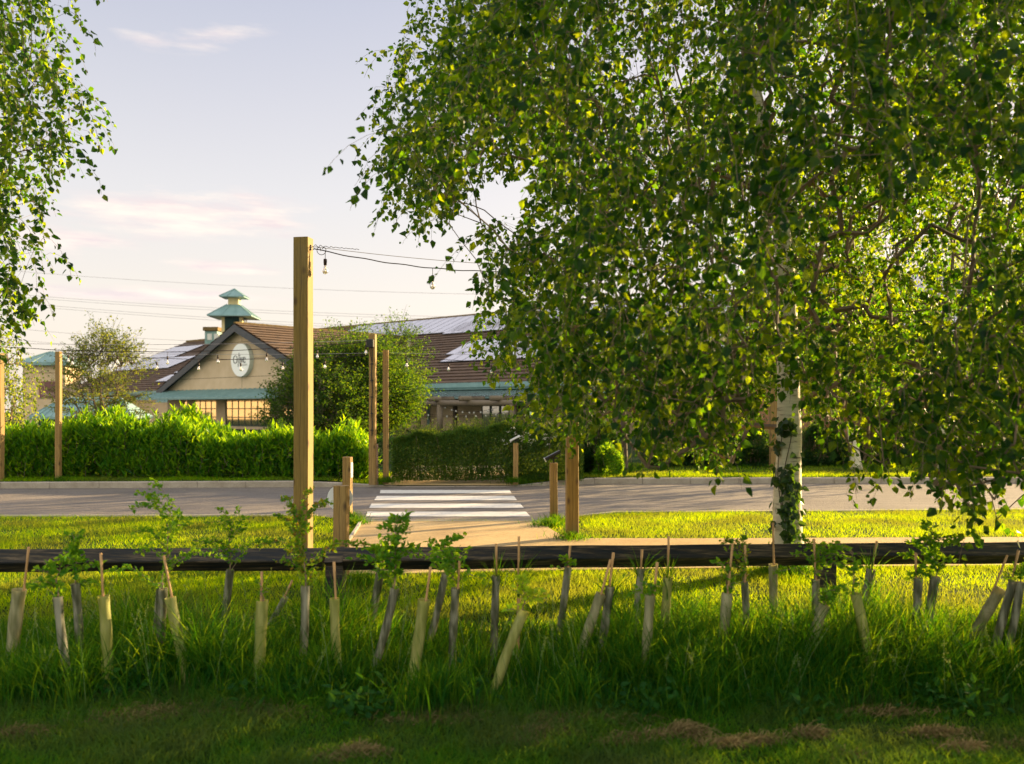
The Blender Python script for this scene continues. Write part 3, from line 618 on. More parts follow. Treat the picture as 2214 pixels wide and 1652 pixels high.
# ================================================================= KNEE RAIL FENCE
fy0, fy1 = 6.18, 6.55
fence = empty('knee_rail_fence', (0, 6.2, 0), 'low black timber knee rail fence running across the whole lawn', 'fence')
def rail_pt(x, yc, Y): return at(x, yc, Y)-Vector((0,6.2,0))
def rail(pa, pb, s=.108):
    m = MB(); pa, pb = Vector(pa), Vector(pb); n = 14; d = (pb-pa).normalized(); r = s*.7071; vs = []
    for i in range(n+1):
        c = pa.lerp(pb, i/n)+Vector((0, random.uniform(-.002,.002), random.uniform(-.003,.003)))
        sd = Vector((-d.y, d.x, 0))
        # square rail turned on its edge, arrises knocked off
        for k in range(4):
            a = k*math.pi/2; e = .06
            for q in (a-e, a+e): vs.append(c+sd*(math.cos(q)*r)+Vector((0,0,math.sin(q)*r)))
    fs = [(i*8+k, (i+1)*8+k, (i+1)*8+(k+1)%8, i*8+(k+1)%8) for i in range(n) for k in range(8)]+[tuple(range(8)), tuple(n*8+k for k in range(7,-1,-1))]
    m.add(vs, fs); m.build('rail', MT['rail'], fence)
rail(rail_pt(-700,1215.5,6.02), rail_pt(700,1209,6.18)); rail(rail_pt(744,1208,6.18), rail_pt(1790,1199,6.42)); rail(rail_pt(1795,1199,6.42), rail_pt(2900,1187,6.72))
for (x, yt, Y) in ((726,1210,6.19),(1784,1203,6.42),(-330,1214,6.08)):
    p = at(x, yt, Y)-Vector((0,6.2,0)); m = MB(); m.box((p.x, p.y, p.z/2-.04), (.118,.12,p.z+.02)); m.build('fence_post', MT['rail'], fence)
    m = MB(); s_ = .086  # the cleft head that cradles the rail ends
    for sg in (-1, 1):
        m.slab([(p.x-.06, p.y+sg*.005, p.z-.088),(p.x-.06, p.y+sg*.090, p.z-.003),(p.x-.06, p.y+sg*.072, p.z+.016),(p.x-.06,p.y+sg*.005,p.z+.088)], (.12,0,0))
    m.build('post_head', MT['rail'], fence)
# ================================================================= TREE GUARDS AND SAPLINGS
GG = 'tree guards planted in the long grass'; GS = 'saplings growing out of tree guards'
HT = {1783:.42, 1850:.50, 1133:.42, 368:.46, 567:.46, 723:.46, 917:.46, 42:.46, 1572:.45, 2165:.40, 1300:.46, 618:.28}
def guard(xt, yt, xb, yb, w, mat, label, cane=None, H=.5):
    H = HT.get(xt, H)
    Y = (EH-H*.985)*F/(yt-HY); base_y = HY+EH/Y*F; sl = (xb-xt)/max(1, yb-yt); xbase = xt+sl*(base_y-yt)
    top = at(xt, yt, Y); base = Vector(((xbase-CX)/F*Y, Y+random.uniform(-.03,.03), -.01)); ax = (top-base)
    rad = w/F*Y/2; t = empty('tree_guard', base, label, 'tree guard', GG); m = MB(); n = 9; pts = []; rr = []
    bow = Vector((random.uniform(-.01,.01), 0, 0))
    for i in range(n+1): pts.append(ax*(i/n)+bow*math.sin(math.pi*i/n)); rr.append(rad*(1+.05*math.sin(i*1.7+xt)+(.07 if i == n else 0)))
    m.tube(pts, rr, 14, cap=False); m.tube([p for p in pts[::-1]], [r_*.90 for r_ in rr[::-1]], 14, cap=False)
    m.build('tube', mat, t, True)
    if cane:
        ctop = at(cane[0], cane[1], Y)-base; m = MB(); b0 = Vector((ax.x*.1+rad*.3, rad*.2, .0)); k = 8
        m.tube([b0.lerp(ctop, i/k) for i in range(k+1)], [.0062+(.0012 if i % 3 == 2 else 0) for i in range(k+1)], 8); m.build('cane', MT['cane'], t, True)
    return t, top, ax.normalized(), Y
def sapling(top, ax, height, kind, label, lean=0.0, spread=.16, dens=1.0, mats='thorn', nb=9):
    """thin whip with side shoots clothed in small leaves"""
    t = empty('sapling', top-ax*.30, label, 'sapling', GS); o = Vector(ax*.30)
    n = 8; stem = [Vector((0,0,.0))]+[o*.8]+[o+Vector((lean*height*(i/n)**1.3+random.uniform(-.012,.012), random.uniform(-.02,.02), height*i/n)) for i in range(1, n+1)]
    sp = []; sq = []; lp = []; la = []
    ends = []
    for i in range(nb):
        u = .06+.9*i/nb; k = 1+u*n; a = stem[int(k)].lerp(stem[min(int(k)+1, n+1)], k-int(k)); az = random.random()*6.283
        L = spread*1.25*(1.1-.55*u)*random.uniform(.4,1.2); up = random.uniform(.1,.75)
        b = a+Vector((math.cos(az), math.sin(az)*.8, up)).normalized()*L; mid = a.lerp(b,.5)+Vector((0,0,.02*L/.1)); sp += [a, mid]; sq += [mid, b]; ends.append((a, mid, b))
    m = MB(); m.tube(stem, [.0045-.0035*i/len(stem) for i in range(len(stem))], 6)
    v, f = segs_geo(np.array([tuple(p) for p in sp]), np.array([tuple(p) for p in sq]), np.full(len(sp), .002), np.full(len(sp), .0011), 4)
    m.add([tuple(x) for x in v], [tuple(x) for x in f]); m.build('stem', MT['twig'], t)
    for a, mid, b in ends:
        c = int(13*dens*(b-a).length/.12)+3
        for j in range(c):
            u = random.random(); p = a.lerp(mid, u*2) if u < .5 else mid.lerp(b, u*2-1); lp.append(p+Vector((random.gauss(0,.008),random.gauss(0,.008),random.gauss(0,.008)))); la.append((b-a).normalized()*.5+Vector((random.gauss(0,.6),random.gauss(0,.6),random.gauss(.15,.5))))
    for j in range(int(20*dens)):
        u = random.random(); k = 1+u*n; p = stem[int(k)].lerp(stem[min(int(k)+1, n+1)], k-int(k)); lp.append(p); la.append(Vector((random.gauss(0,1),random.gauss(0,1),random.gauss(.4,.6))))
    L = {'thorn':.023,'thorn_red':.025,'thorn_yellow':.034,'broad':.033}.get(kind, .026)
    nL = len(lp); Ls = L*(.6+.7*rng.random(nL)); v, f = leaves_geo(np.array([tuple(p) for p in lp]), np.array([tuple(p) for p in la]), rng.normal(0,1,(nL,3))+np.array([0,0,.8]), Ls, Ls*.72)
    mk('foliage', v, f, MT[mats], t); return t
def tuft(top, label, n=26, h=.17, mat='tall'):
    P = np.tile(np.zeros(3), (n,1))+rng.normal(0,.008,(n,3))*np.array([1,1,0]); o = blades(P+np.array([0,0,-.12]), .12+h*(.5+.6*rng.random(n)), .005+.004*rng.random(n), .05+.55*rng.random(n), 4, 'grass_tuft', MT[mat]); o.location = top; tag(o, label, 'grass tuft', 'grass tufts sprouting out of tree guards'); return o
N_, O_, PL = MT['tube_new'], MT['tube_old'], MT['tube_pale']
rows = [ # xt yt xb yb w mat cane label | plant spec
 (42,1275,28,1395,30,PL,(62,1183),'scuffed pale tube leaning at the very edge with a long bare cane',None),
 (224,1288,226,1400,25,N_,(218,1196),'upright olive tube with a bare cane between two hawthorn clumps',None),
 (368,1292,403,1452,25,N_,(354,1201),'olive tube tipped against two grey ones with cane crossing hawthorn',None),
 (567,1298,556,1482,27,N_,(566,1236),'thick olive tube with a short cane, next to the fence post',('twig',)),
 (723,1294,731,1466,22,N_,(722,1215),'narrow olive tube standing straight before the fence post',None),
 (917,1297,889,1476,27,N_,(931,1226),'olive tube leaning with its cane over the crossing path',None),
 (1133,1320,1078,1466,24,N_,None,'strongly tilted olive tube topped with yellow leaves',('sap',.17,'thorn_yellow','sapling with bright yellow leaves in the strongly tilted tube',0.0,.10,1.2,'thorn_yellow',8)),
 (1300,1284,1260,1412,24,PL,(1320,1210),'tilted pale tube with cane beside a grass filled grey tube',None),
 (1406,1286,1395,1425,23,PL,(1421,1216),'pale tube half in sun with cane and tiny leaf tuft',('sap',.05,'broad','tiny leafy tuft at the mouth of the half lit tube',0,.06,.8,'thorn',5)),
 (1572,1282,1553,1425,25,PL,(1584,1175),'pale sunlit tube before the clump of reddish sapling',('sap',.16,'broad','light green sapling before the reddish one',.1,.1,.6,'thorn',7)),
 (1783,1308,1752,1390,24,PL,None,'leaning sunlit tube beneath the second fence post',('sap',.07,'thorn_yellow','small sunlit sapling in the tube beneath the second fence post',0,.09,1,'thorn',6)),
 (1850,1284,1873,1402,24,N_,None,'sunlit olive tube tipped the other way with open bright rim',('sap',.24,'broad','thin stemmed sapling with round leaves in the sunlit open tube',-.12,.07,.7,'thorn',7)),
 (2165,1272,2125,1345,26,PL,(2178,1200),'orange lit tube leaning into the grass before two dark tubes',None),
 (125,1290,143,1412,20,O_,None,'grey tube with leaf whip overtaking the fence near the scuffed one',('sap',.20,'broad','leafy whip in the slanted grey tube',.03,.12,1.1,'thorn',8)),
 (163,1262,167,1422,19,O_,None,'straight silvery tube bound at its neck next to the slanted one',('sap',.27,'broad','tall dense sapling over the silvery tube reaching the sunlit lawn',-.03,.10,1.8,'thorn',11)),
 (347,1262,330,1402,16,O_,None,'thin brown tube pressed against a mossy tube',None),
 (353,1272,345,1385,20,O_,None,'mossy grey tube with the biggest hawthorn',('sap',.46,'thorn','biggest hawthorn sapling spreading its shoots above the rail',.12,.26,2.0,'thorn',18)),
 (498,1232,487,1345,18,O_,None,'grey tube beneath the feathery hawthorn alone on the lawn',('sap',.30,'thorn','feathery hawthorn sapling standing over the rail alone',0,.20,1.5,'thorn',14)),
 (618,1290,588,1342,14,O_,(632,1255),'half fallen grey tube beside the bushy sapling',None),
 (660,1267,657,1352,20,O_,None,'grey tube under the bushy sapling before the tallest post',('sap',.42,'thorn','bushy sapling with reddish tips before the tallest post',-.12,.25,2.6,'thorn_red',18)),
 (824,1228,800,1356,19,O_,(834,1180),'tilted mossy tube at the near corner of the path',('sap',.13,'broad','leafy sapling in the tilted mossy tube',.05,.12,1.3,'thorn',8)),
 (854,1272,824,1380,20,O_,None,'grey tube under the tall round leaved sapling',('sap',.38,'broad','tall round leaved sapling standing before the zebra stripes',.04,.12,2.4,'thorn',16)),
 (963,1240,936,1352,17,O_,None,'slim grey tube leaning beneath a loose sapling',('sap',.20,'broad','loose airy sapling over the path',-.06,.17,.8,'thorn',9)),
 (985,1272,981,1362,19,O_,(994,1200),'straight grey tube with yellowish sapling and cane',('sap',.20,'broad','yellowish green sapling close beside the loose one',-.05,.13,1.2,'thorn',9)),
 (1073,1245,1070,1342,18,O_,(1073,1176),'grey tube filled with long grass and a cane before the path',('tuft','tuft of long grass from the tube before the path')),
 (1122,1245,1120,1322,8,MT['cane'],(1122,1160),'thin reddish stake guard among the yellow leaves',('tuft','long thin grass beside the reddish stake')),
 (1228,1226,1215,1320,17,O_,(1233,1180),'dark grey tube with small tuft before the second tall post',('sap',.05,'broad','little tuft of leaves at the second tall post',0,.06,1,'thorn',5)),
 (1319,1268,1306,1362,20,O_,(1326,1195),'grey tube sprouting tall grass next to the tilted pale one',('tuft','tall grass bunch next to the tilted pale tube')),
 (1386,1230,1380,1312,18,O_,(1388,1188),'dark grey tube with bright grass fan above the rail',('tuft','bright fan of grass above the rail')),
 (1444,1248,1438,1370,22,N_,(1446,1160),'upright tube lit gold along one edge with grass blades',('tuft','wide spread grass blades over the gold edged tube')),
 (1580,1258,1568,1335,14,O_,None,'thin dark tube hiding behind the pale sunlit one',None),
 (1610,1258,1610,1360,17,O_,(1611,1178),'grey tube beside rusty foliage before the birch trunk',('sap',.22,'thorn','reddish green sapling before the birch trunk',.02,.15,1.6,'thorn_red',11)),
 (1672,1220,1675,1302,20,PL,(1671,1130),'short square cut pale tube with tall cane at the birch foot',None),
 (1763,1253,1766,1325,17,O_,(1760,1165),'dark tube with frothy sapling by the second fence post',('sap',.20,'thorn','frothy pale sapling by the second fence post',0,.17,2.0,'thorn',13)),
 (1883,1230,1867,1312,19,O_,(1896,1170),'dark slanting tube with spiky yellow tuft',('tuft','spiky yellow tuft lit by the sun')),
 (1986,1250,1985,1316,19,O_,(1980,1195),'stubby dark tube in the sunlit lawn',('sap',.05,'broad','few leaves on the stubby dark tube',0,.06,.8,'thorn',5)),
 (2022,1246,2005,1335,21,O_,None,'dark slanting tube under a sunlit sapling beneath the birch fringe',('sap',.24,'broad','sunlit leafy sapling beneath the birch fringe',.03,.15,2.0,'thorn',12)),
 (2192,1255,2168,1345,20,O_,(2202,1190),'first of two dark tubes standing close together at the edge',None),
 (2208,1258,2192,1342,18,O_,None,'second of two dark tubes, thinner one cut by the edge',('sap',.08,'broad','small dark sapling over the thinner edge tube',0,.08,1,'thorn',5)),
]
for r_ in rows:
    xt, yt, xb, yb, w, mat, cane, label, pl = r_
    t, top, ax, Y = guard(xt, yt, xb, yb, w*(.92 if mat is not MT['cane'] else 1), mat, label, cane)
    if pl is None: continue
    if pl[0] == 'twig': sapling(top, ax, .11, 'thorn', 'bare twig with one leaf cluster in the thick olive tube', .03, .03, .35, 'thorn', 4)
    elif pl[0] == 'tuft': tuft(top, pl[1], mat='tall')
    else: sapling(top, ax, pl[1], pl[2], pl[3], pl[4], pl[5], pl[6], pl[7], pl[8])

# ================================================================= BIRCHES
def birch_mesh(root, trunk, rad, name='trunk', mat='birch', sides=16):
    n = 26; P = [Vector(p) for p in trunk]; pts = []; rr = []
    for i in range(n+1):
        u = i/n*(len(P)-1); k = min(int(u), len(P)-2); f = u-k
        p0, p1, p2, p3 = P[max(k-1,0)], P[k], P[k+1], P[min(k+2, len(P)-1)]
        q = .5*((2*p1)+(p2-p0)*f+(2*p0-5*p1+4*p2-p3)*f*f+(3*p1-p0-3*p2+p3)*f**3); pts.append(q)
        rr.append((rad*(1-.86*(i/n))+rad*.22*math.exp(-i*.9))*(1+.03*math.sin(i*2.3)))
    m = MB(); m.tube(pts, rr, sides); return m.build(name, MT[mat], root, True), pts
def crown_birch(name, label, trunk, rad, mask, n_str, center, radii, lens, leafL, zlow, group='birch trees', matl='leaf', cl=1.35, thr=.40, step=.026, ztop=None, extra=None, droop=1.0, sides=4, fill=None):
    base = Vector(trunk[0]); root = empty(name, base, label, 'tree', group)
    rel = [Vector(p)-base for p in trunk]; tr, pts = birch_mesh(root, rel, rad)
    c = np.array(center); rd = np.array(radii); S = np.zeros((0,3)); tries = 0
    while len(S) < n_str and tries < 60:
        tries += 1; m_ = 6000; u = rng.uniform(-1, 1, (m_, 3)); rr = u[:,0]**2+u[:,1]**2+np.where(u[:,2] > 0, u[:,2]**2, .15*u[:,2]**2); u = u[(rr < 1) & (rng.random(m_) < .25+.75*rr)]; P = c+u*rd
        P = P[(P[:,2] > zlow) & (P[:,1] > 1.5)]
        if mask is main_mask: pj = proj(P); P = P[~((np.abs(pj[:,0]-1708) < 36) & (pj[:,1] > 780) & (P[:,1] < 8.1) & (rng.random(len(P)) < .8))]
        if mask is main_mask: P = P[P[:,1]-.70*P[:,0] < 9.3]; P = P[~((P[:,0] > 2.8) & (P[:,1] > 6.6) & (P[:,2] < 1.0+.35*(P[:,0]-2.8)))]; P = P[~((P[:,0] > 5.0) & (P[:,1] > 7.5) & (rng.random(len(P)) < .6))]
        ok = vnoise(P+3.3, cl) > thr-.10*rng.random(len(P)); P = P[ok]
        if mask is not None and len(P):
            pj = proj(P); P = P[inpoly(pj, mask)]; pj = proj(P); sgn = -1 if mask is main_mask else 1
            thin = ~inpoly(pj+np.array([sgn*110, 0]), mask) | ~inpoly(pj+np.array([sgn*30, 60]), mask); P = P[~thin | (rng.random(len(P)) < .38)]
        L = rng.uniform(lens[0], lens[1], len(P)); E = P-np.array([0,0,1.])*L[:, None]*.7; o_ = P-c; o_[:,2] = 0; E = E+unit(o_)*L[:, None]*.45
        if mask is not None and len(P): ok = inpoly(proj(E), mask) | (proj(E)[:,1] < -40); P = P[ok]
        P = P[P[:,2]-lens[0] > zlow-.3]; S = np.concatenate([S, P])
    S = S[:n_str]
    if extra is not None: S = np.concatenate([S, np.array(extra)])
    L = rng.uniform(lens[0], lens[1], len(S))
    if mask is not None:                                       # shorten twigs that would hang out below the crown's fringe
        for _ in range(4):
            E = S-np.array([0,0,1.])*L[:, None]*.9; pe = proj(E); bad = ~inpoly(pe, mask) & (pe[:,1] > -40); L = np.where(bad, L*.7, L)
    tp = np.array([tuple(base+p) for p in pts]); hub = tp[len(tp)//4:]
    out = S-c; out[:,2] = 0; out = unit(out+rng.normal(0,.35,out.shape)*np.array([1,1,0]))
    bw = grow([tuple(p) for p in hub], S, sides)
    tw, lf = strands(S, out*.8, L, step, leafL, droop=droop)
    bv, bf = join(bw, tw); mk('branches', bv-np.array(base), bf, MT['twig'], root); mk('crown', lf[0]-np.array(base), lf[1], MT[matl], root)
    return root
main_mask = [(862,-60),(885,25),(905,62),(868,88),(836,128),(800,178),(812,225),(742,282),(748,335),(775,352),(832,345),(805,400),(802,452),(852,500),(846,560),(872,588),(898,532),(938,536),(990,470),(1040,420),(1090,402),(1150,432),(1150,474),(1062,468),(1000,492),(1012,560),(1000,612),(1026,660),(975,722),(985,782),(1040,800),(1052,858),(1118,885),(1128,955),(1180,955),(1235,1012),(1270,985),(1330,965),(1395,1020),(1440,1040),(1480,1000),(1550,1065),(1610,970),(1680,900),(1750,930),(1805,980),(1832,1130),(1868,1040),(1915,1105),(1960,1045),(2050,1150),(2085,1272),(2140,1215),(2214,1245),(2300,1260),(2700,1100),(2900,-700),(900,-900)]
T = [tuple(at(x,y,Y)) for x,y,Y in ((1707,1237,8.05),(1702,1100,8.05),(1706,950,8.1),(1704,800,8.15),(1700,620,8.2),(1682,430,8.3),(1640,230,8.4),(1606,70,8.4),(1590,-120,8.3),(1600,-330,8.2))]
T[0] = (T[0][0], T[0][1], -.03)
# a few long strands that hang clear of the mass
ex = [tuple(at(x,y,Y)) for x,y,Y in ((1440,960,4.6),(1425,900,4.6),(1545,930,4.9),(1560,850,5.0),(1548,980,4.9),(1838,980,5.6),(1912,960,5.2),(2085,1080,5.0),(2100,1050,4.8),(1235,880,6.0),(1240,900,5.8),(1400,1010,5.2),(1425,1012,5.2),(2060,1030,5.2),(1160,880,6.4),(1480,850,4.6),(1500,870,4.4),(1530,820,4.5),(1510,800,4.6),(1470,900,4.6),(1200,850,6.6),(1215,880,6.4),(1190,880,6.8),(1225,905,6.2),(1150,850,6.8),(1140,870,6.8),(1550,960,4.9),(1538,1000,4.9),(1840,1010,5.6),(1835,960,5.5),(1905,1000,5.3),(1975,960,5.2),(2110,1110,4.9),(2095,1140,4.9),(2150,1080,4.6),(1770,860,5.2),(1420,880,4.8),(1445,920,4.5))]
crown_birch('birch_tree', 'big weeping birch with a pale ivy grown trunk just behind the rail', T, .134, main_mask, 13000, (T[3][0]+.1, 7.4, 3.55), (4.15, 3.9, 3.3), (.20,.50), .056, .55, extra=ex, thr=.47, cl=1.25, droop=.75)
# left edge birch
lm = [(-900,-700),(185,-200),(205,-30),(232,68),(205,62),(180,20),(150,60),(240,118),(246,142),(185,148),(190,235),(262,292),(246,362),(200,355),(160,335),(138,425),(158,470),(132,505),(112,560),(122,600),(172,600),(186,668),(150,655),(96,620),(92,700),(66,770),(-10,800),(-500,900)]
TL = [(-5.3,7.5,-.03),(-5.28,7.5,1),(-5.2,7.45,2.2),(-5.1,7.4,3.6),(-5.0,7.4,5),(-4.95,7.4,6.5)]
crown_birch('birch_tree', 'birch whose hanging twigs come in from the side beside the open sky', TL, .11, lm, 2100, (-4.9,7.2,3.6), (2.6,2.2,2.9), (.22,.5), .056, .9, thr=.38, droop=.8)
# neighbours of the birch row, rooted beyond the frame
TB = [(9.5,7.0,-.03),(9.5,7.0,1.2),(9.4,7.05,2.6),(9.35,7.1,4),(9.3,7.1,6)]
crown_birch('birch_tree', 'neighbouring birch of the same row whose crown shades the long grass', TB, .12, None, 1700, (9.5,6.9,3.0), (2.8,2.8,2.9), (.35,.7), .06, .05, thr=.30)
# ivy up the big trunk
n = 420; u = rng.random(n)**1.1; ang = rng.normal(-2.3, .7, n); zz = u*1.35+.02
tx = np.interp(zz, [p[2] for p in T], [p[0] for p in T]); ty = np.interp(zz, [p[2] for p in T], [p[1] for p in T])
rr_ = .146-.02*zz/2+.01+.03*rng.random(n); spread_ = np.where(zz < .5, 1.0, .8)
P = np.stack([tx+np.cos(ang)*rr_*spread_, ty+np.sin(ang)*rr_, zz], 1); keep = vnoise(P+2, 7) > .44; P = P[keep]; ang = ang[keep]; n = len(P)
v, f = leaves_geo(P, np.stack([rng.normal(0,.6,n), rng.normal(-.2,.3,n), -.6+rng.normal(0,.5,n)], 1), np.stack([np.cos(ang), np.sin(ang), .4+0*ang], 1), .055+.03*rng.random(n), .05+.02*rng.random(n))
iv = empty('ivy_plant', (T[0][0], T[0][1]-.14, 0), 'dark ivy climbing the pale trunk of the big birch', 'ivy')
b0 = np.array([T[0][0], T[0][1]-.14, 0]); mk('leaves', v-b0, f, MT['ivy'], iv)
m = MB()
for s_ in range(2):
    pts = []; a0 = -2.3+s_*.35
    for i in range(14): z = .02+i*.095; a = a0+.3*math.sin(i*.5+s_); x = np.interp(z, [p[2] for p in T], [p[0] for p in T]); y = np.interp(z, [p[2] for p in T], [p[1] for p in T]); r_ = .142-.012*z; pts.append((x+math.cos(a)*r_-b0[0], y+math.sin(a)*r_-b0[1], z))
    m.tube(pts, .004, 5)
m.build('vine_stem', MT['bark'], iv)
# ================================================================= FAR SIDE PLANTING
fm1 = None
def simple_birch(x, yb, topx, topy, Y, label, n, R_, zc, rz_, leafL=.085, zlow=1.0, matl='leaf_far', rad=.11, xs=1.0, thr=.3, name='birch_tree', group='birch trees', bark='birch', cl=.9):
    b = at(x, yb, Y); t = at(topx, topy, Y); base = Vector((b.x, Y, .11)); trunk = [tuple(base.lerp(t, i/4)) for i in range(5)]; trunk.append(tuple(t+Vector((0,0,1.2))))
    root = empty(name, base, label, 'tree', group); tr, pts = birch_mesh(root, [Vector(p)-base for p in trunk], rad, mat=bark)
    c = np.array([(t.x*.6+b.x*.4)*1.0, Y, zc]); S = []
    while len(S) < n:
        u = rng.uniform(-1,1,3); r2 = (u**2).sum()
        if r2 > 1 or rng.random() > .3+.7*r2: continue
        p = c+u*np.array([R_*xs, R_, rz_])
        if p[2] < zlow: continue
        S.append(p)
    S = np.array(S); S = S[vnoise(S+1.7, cl) > thr]; out = S-c; out[:,2] = 0; out = unit(out)
    tp = [tuple(base+p) for p in pts][len(pts)//4:]; bw = grow(tp, S, 4, tip_r=.004); L = rng.uniform(.35,.8,len(S)); tw, lf = strands(S, out*.8, L, .045, leafL, tr=.0025)
    bv, bf = join(bw, tw); mk('branches', bv-np.array(base), bf, MT['twig' if bark == 'birch' else 'bark'], root); mk('crown', lf[0]-np.array(base), lf[1], MT[matl], root); return root
simple_birch(1852,1012,1800,560,19.8,'slim white birch leaning, behind the far kerb', 420, 1.9, 4.2, 2.7)
simple_birch(2040,1014,2060,520,19.6,'upright white birch behind the far kerb', 460, 2.0, 4.0, 2.8)
simple_birch(1350,1017,1345,760,19.4,'small dark trunked tree across the road with a low round crown', 520, 1.65, 2.75, 1.15, leafL=.07, zlow=1.75, matl='leaf_mid', rad=.085, bark='bark', name='round_tree', group='trees across the road')
simple_birch(-30,1012,-60,700,19.5,'small birch beyond the hedge at the pavilion corner', 420, 1.05, 2.1, 1.3, leafL=.065, zlow=.5, matl='leaf_far', rad=.05, xs=1.0)
# broad trees closing the view above the brick wall
def lump_tree(x, Y, h, Rx, label, n, leafL, matl, zc=None, rz_=None, zlow=.6, rad=.2, multi=1, name='broad_tree', group='broadleaf trees beyond the far verge', tip=(0,0), step=.06, cl=.7, thr=.3, sprayL=(.3,.8), up=.25, spread=1.0, tw=None):
    base = Vector(((x-CX)/F*Y, Y, .08)); root = empty(name, base, label, 'tree', group); zc = zc or h*.58; rz_ = rz_ or h*.42
    c = np.array([base.x, Y, zc]); S = []
    while len(S) < n:
        u = rng.uniform(-1,1,(400,3)); r2 = (u**2).sum(1); u = u[(r2 < 1) & (rng.random(400) < .2+.8*r2)]; wz = 1-.35*np.clip(u[:,2],0,1); p = c+u*np.stack([Rx*wz, Rx*wz*.9, 0*wz+rz_], 1); p = p[(p[:,2] > zlow) & (vnoise(p+4.1, cl) > thr)]; S += list(p)
    S = np.array(S[:n]); m = MB(); hubs = []
    for k in range(multi):
        a = k*2.4; sp = (0 if multi == 1 else .9)*spread; top = Vector((math.cos(a)*sp, math.sin(a)*sp, zc-.08+rz_*.45)); k0 = Vector((math.cos(a)*.12, math.sin(a)*.12, -.05)) if multi > 1 else Vector((0,0,-.05))
        pts = [k0.lerp(top, i/6)+Vector((random.uniform(-.04,.04), random.uniform(-.04,.04), 0))*(i > 0) for i in range(7)]; m.tube(pts, [rad*(1-.8*i/6) for i in range(7)], 10); hubs.append(pts)
    m.build('trunk', MT['bark'], root, True)
    hp = [tuple(base+p) for pts in hubs for p in pts[2:]]; bw = grow(hp, S, 4, tip_r=.005, lift=.5)
    # short level sprays
    dirs = unit((S-c)*np.array([1,1,.3])+rng.normal(0,.5,S.shape)*np.array([1,1,.4])); dirs[:,2] += up; L = rng.uniform(*sprayL, len(S)); pos = []; ax = []
    for i in range(len(S)):
        k = max(4, int(L[i]/step)); t = rng.random(k)[:, None]*L[i]; q = S[i]+dirs[i]*t+rng.normal(0,.06,(k,3))*np.array([1,1,.6])*(sprayL[1]/.8); pos.append(q); ax.append(np.tile(dirs[i], (k,1)))
    pos = np.concatenate(pos); ax = np.concatenate(ax); n_ = len(pos); e = S+dirs*L[:, None]; tw_ = segs_geo(S, e, np.full(len(S), .006), np.full(len(S), .003), 3)
    lv = leaves_geo(pos, ax*.6+rng.normal(0,.7,(n_,3))+np.array([0,0,-.2]), rng.normal(0,.7,(n_,3))+np.array([0,0,1.]), leafL*(.6+.7*rng.random(n_)), leafL*.6*(.7+.5*rng.random(n_)), fine=False)
    bv, bf = join(bw, tw_); mk('branches', bv-np.array(base), bf, MT['bark'], root); mk('crown', lv[0]-np.array(base), lv[1], MT[matl], root); return root
lump_tree(752, 31, 3.7, 2.1, 'dense dark green many stemmed tree hiding the restaurant corner', 2500, .085, 'leaf_mid', zc=1.95, rz_=1.75, zlow=.35, rad=.10, multi=5, step=.028, cl=1.3, thr=.38, spread=1.0, sprayL=(.3,1.0))
lump_tree(690, 29, 3.1, 1.5, 'lower green tree merging with the dark many stemmed one', 1000, .08, 'leaf_mid', zc=1.35, rz_=1.35, zlow=.35, rad=.07, multi=3, step=.028, cl=1.3, thr=.28, spread=.7)
lump_tree(862, 34, 4.7, 1.05, 'taller thin crowned green tree showing over the brown roof', 560, .085, 'leaf_mid', zc=2.6, rz_=2.0, zlow=.9, rad=.09, multi=3, step=.032, cl=1.2, thr=.30, spread=.6)
lump_tree(228, 30, 3.6, 1.35, 'airy yellow green tree with thin stems beyond the laurel hedge', 950, .085, 'leaf_rowan', zc=2.05, rz_=1.85, zlow=.5, rad=.06, multi=5, step=.05, cl=1.6, thr=.38, spread=.55)
lump_tree(1480, 30, 4.6, 2.2, 'yellow green tree before the brick wall', 520, .10, 'leaf_far', zc=3.1, rz_=1.5, zlow=1.9, rad=.12, step=.05)
lump_tree(1860, 30, 6.2, 2.6, 'tall sunlit tree over the brick wall', 900, .12, 'leaf_far', zc=3.6, rz_=2.6, zlow=.9, rad=.2, step=.055)
lump_tree(2100, 35, 8, 3.2, 'tallest tree behind the far birches', 1000, .13, 'leaf_far', zc=4.4, rz_=3.6, zlow=.8, rad=.25, step=.055)
lump_tree(1700, 36, 5.5, 2.4, 'rounded tree half seen past the thick birch trunk', 520, .11, 'leaf_far', zc=3.2, rz_=2.0, zlow=1.3, rad=.15, step=.055)
# trees off to the side, seen only in the window panes
lump_tree(-600, 70, 1.6, 3.0, 'low sunlit thicket out of view, mirrored in the restaurant windows', 40, .34, 'laurel', zc=.4, rz_=.7, zlow=.05, rad=.1, step=.08, thr=.22)
ob = empty('outbuilding', (-84,70,0), 'sunlit cream building out of view, mirrored in the restaurant windows', 'building')
m = MB(); m.box((0,0,2.6), (8,34,5.2)); m.build('wall', MT['cream'], ob); m = MB(); m.slab([(-4.5,-17.5,5.25),(4.5,-17.5,5.25),(0,-17.5,7.4)], (0,35,0)); m.build('roof', MT['tile'], ob)
m = MB()
for y in (-14,0,14): m.box((4.02,y,3.9), (.06,1.2,1.0))
m.build('window', MT['tealdark'], ob)
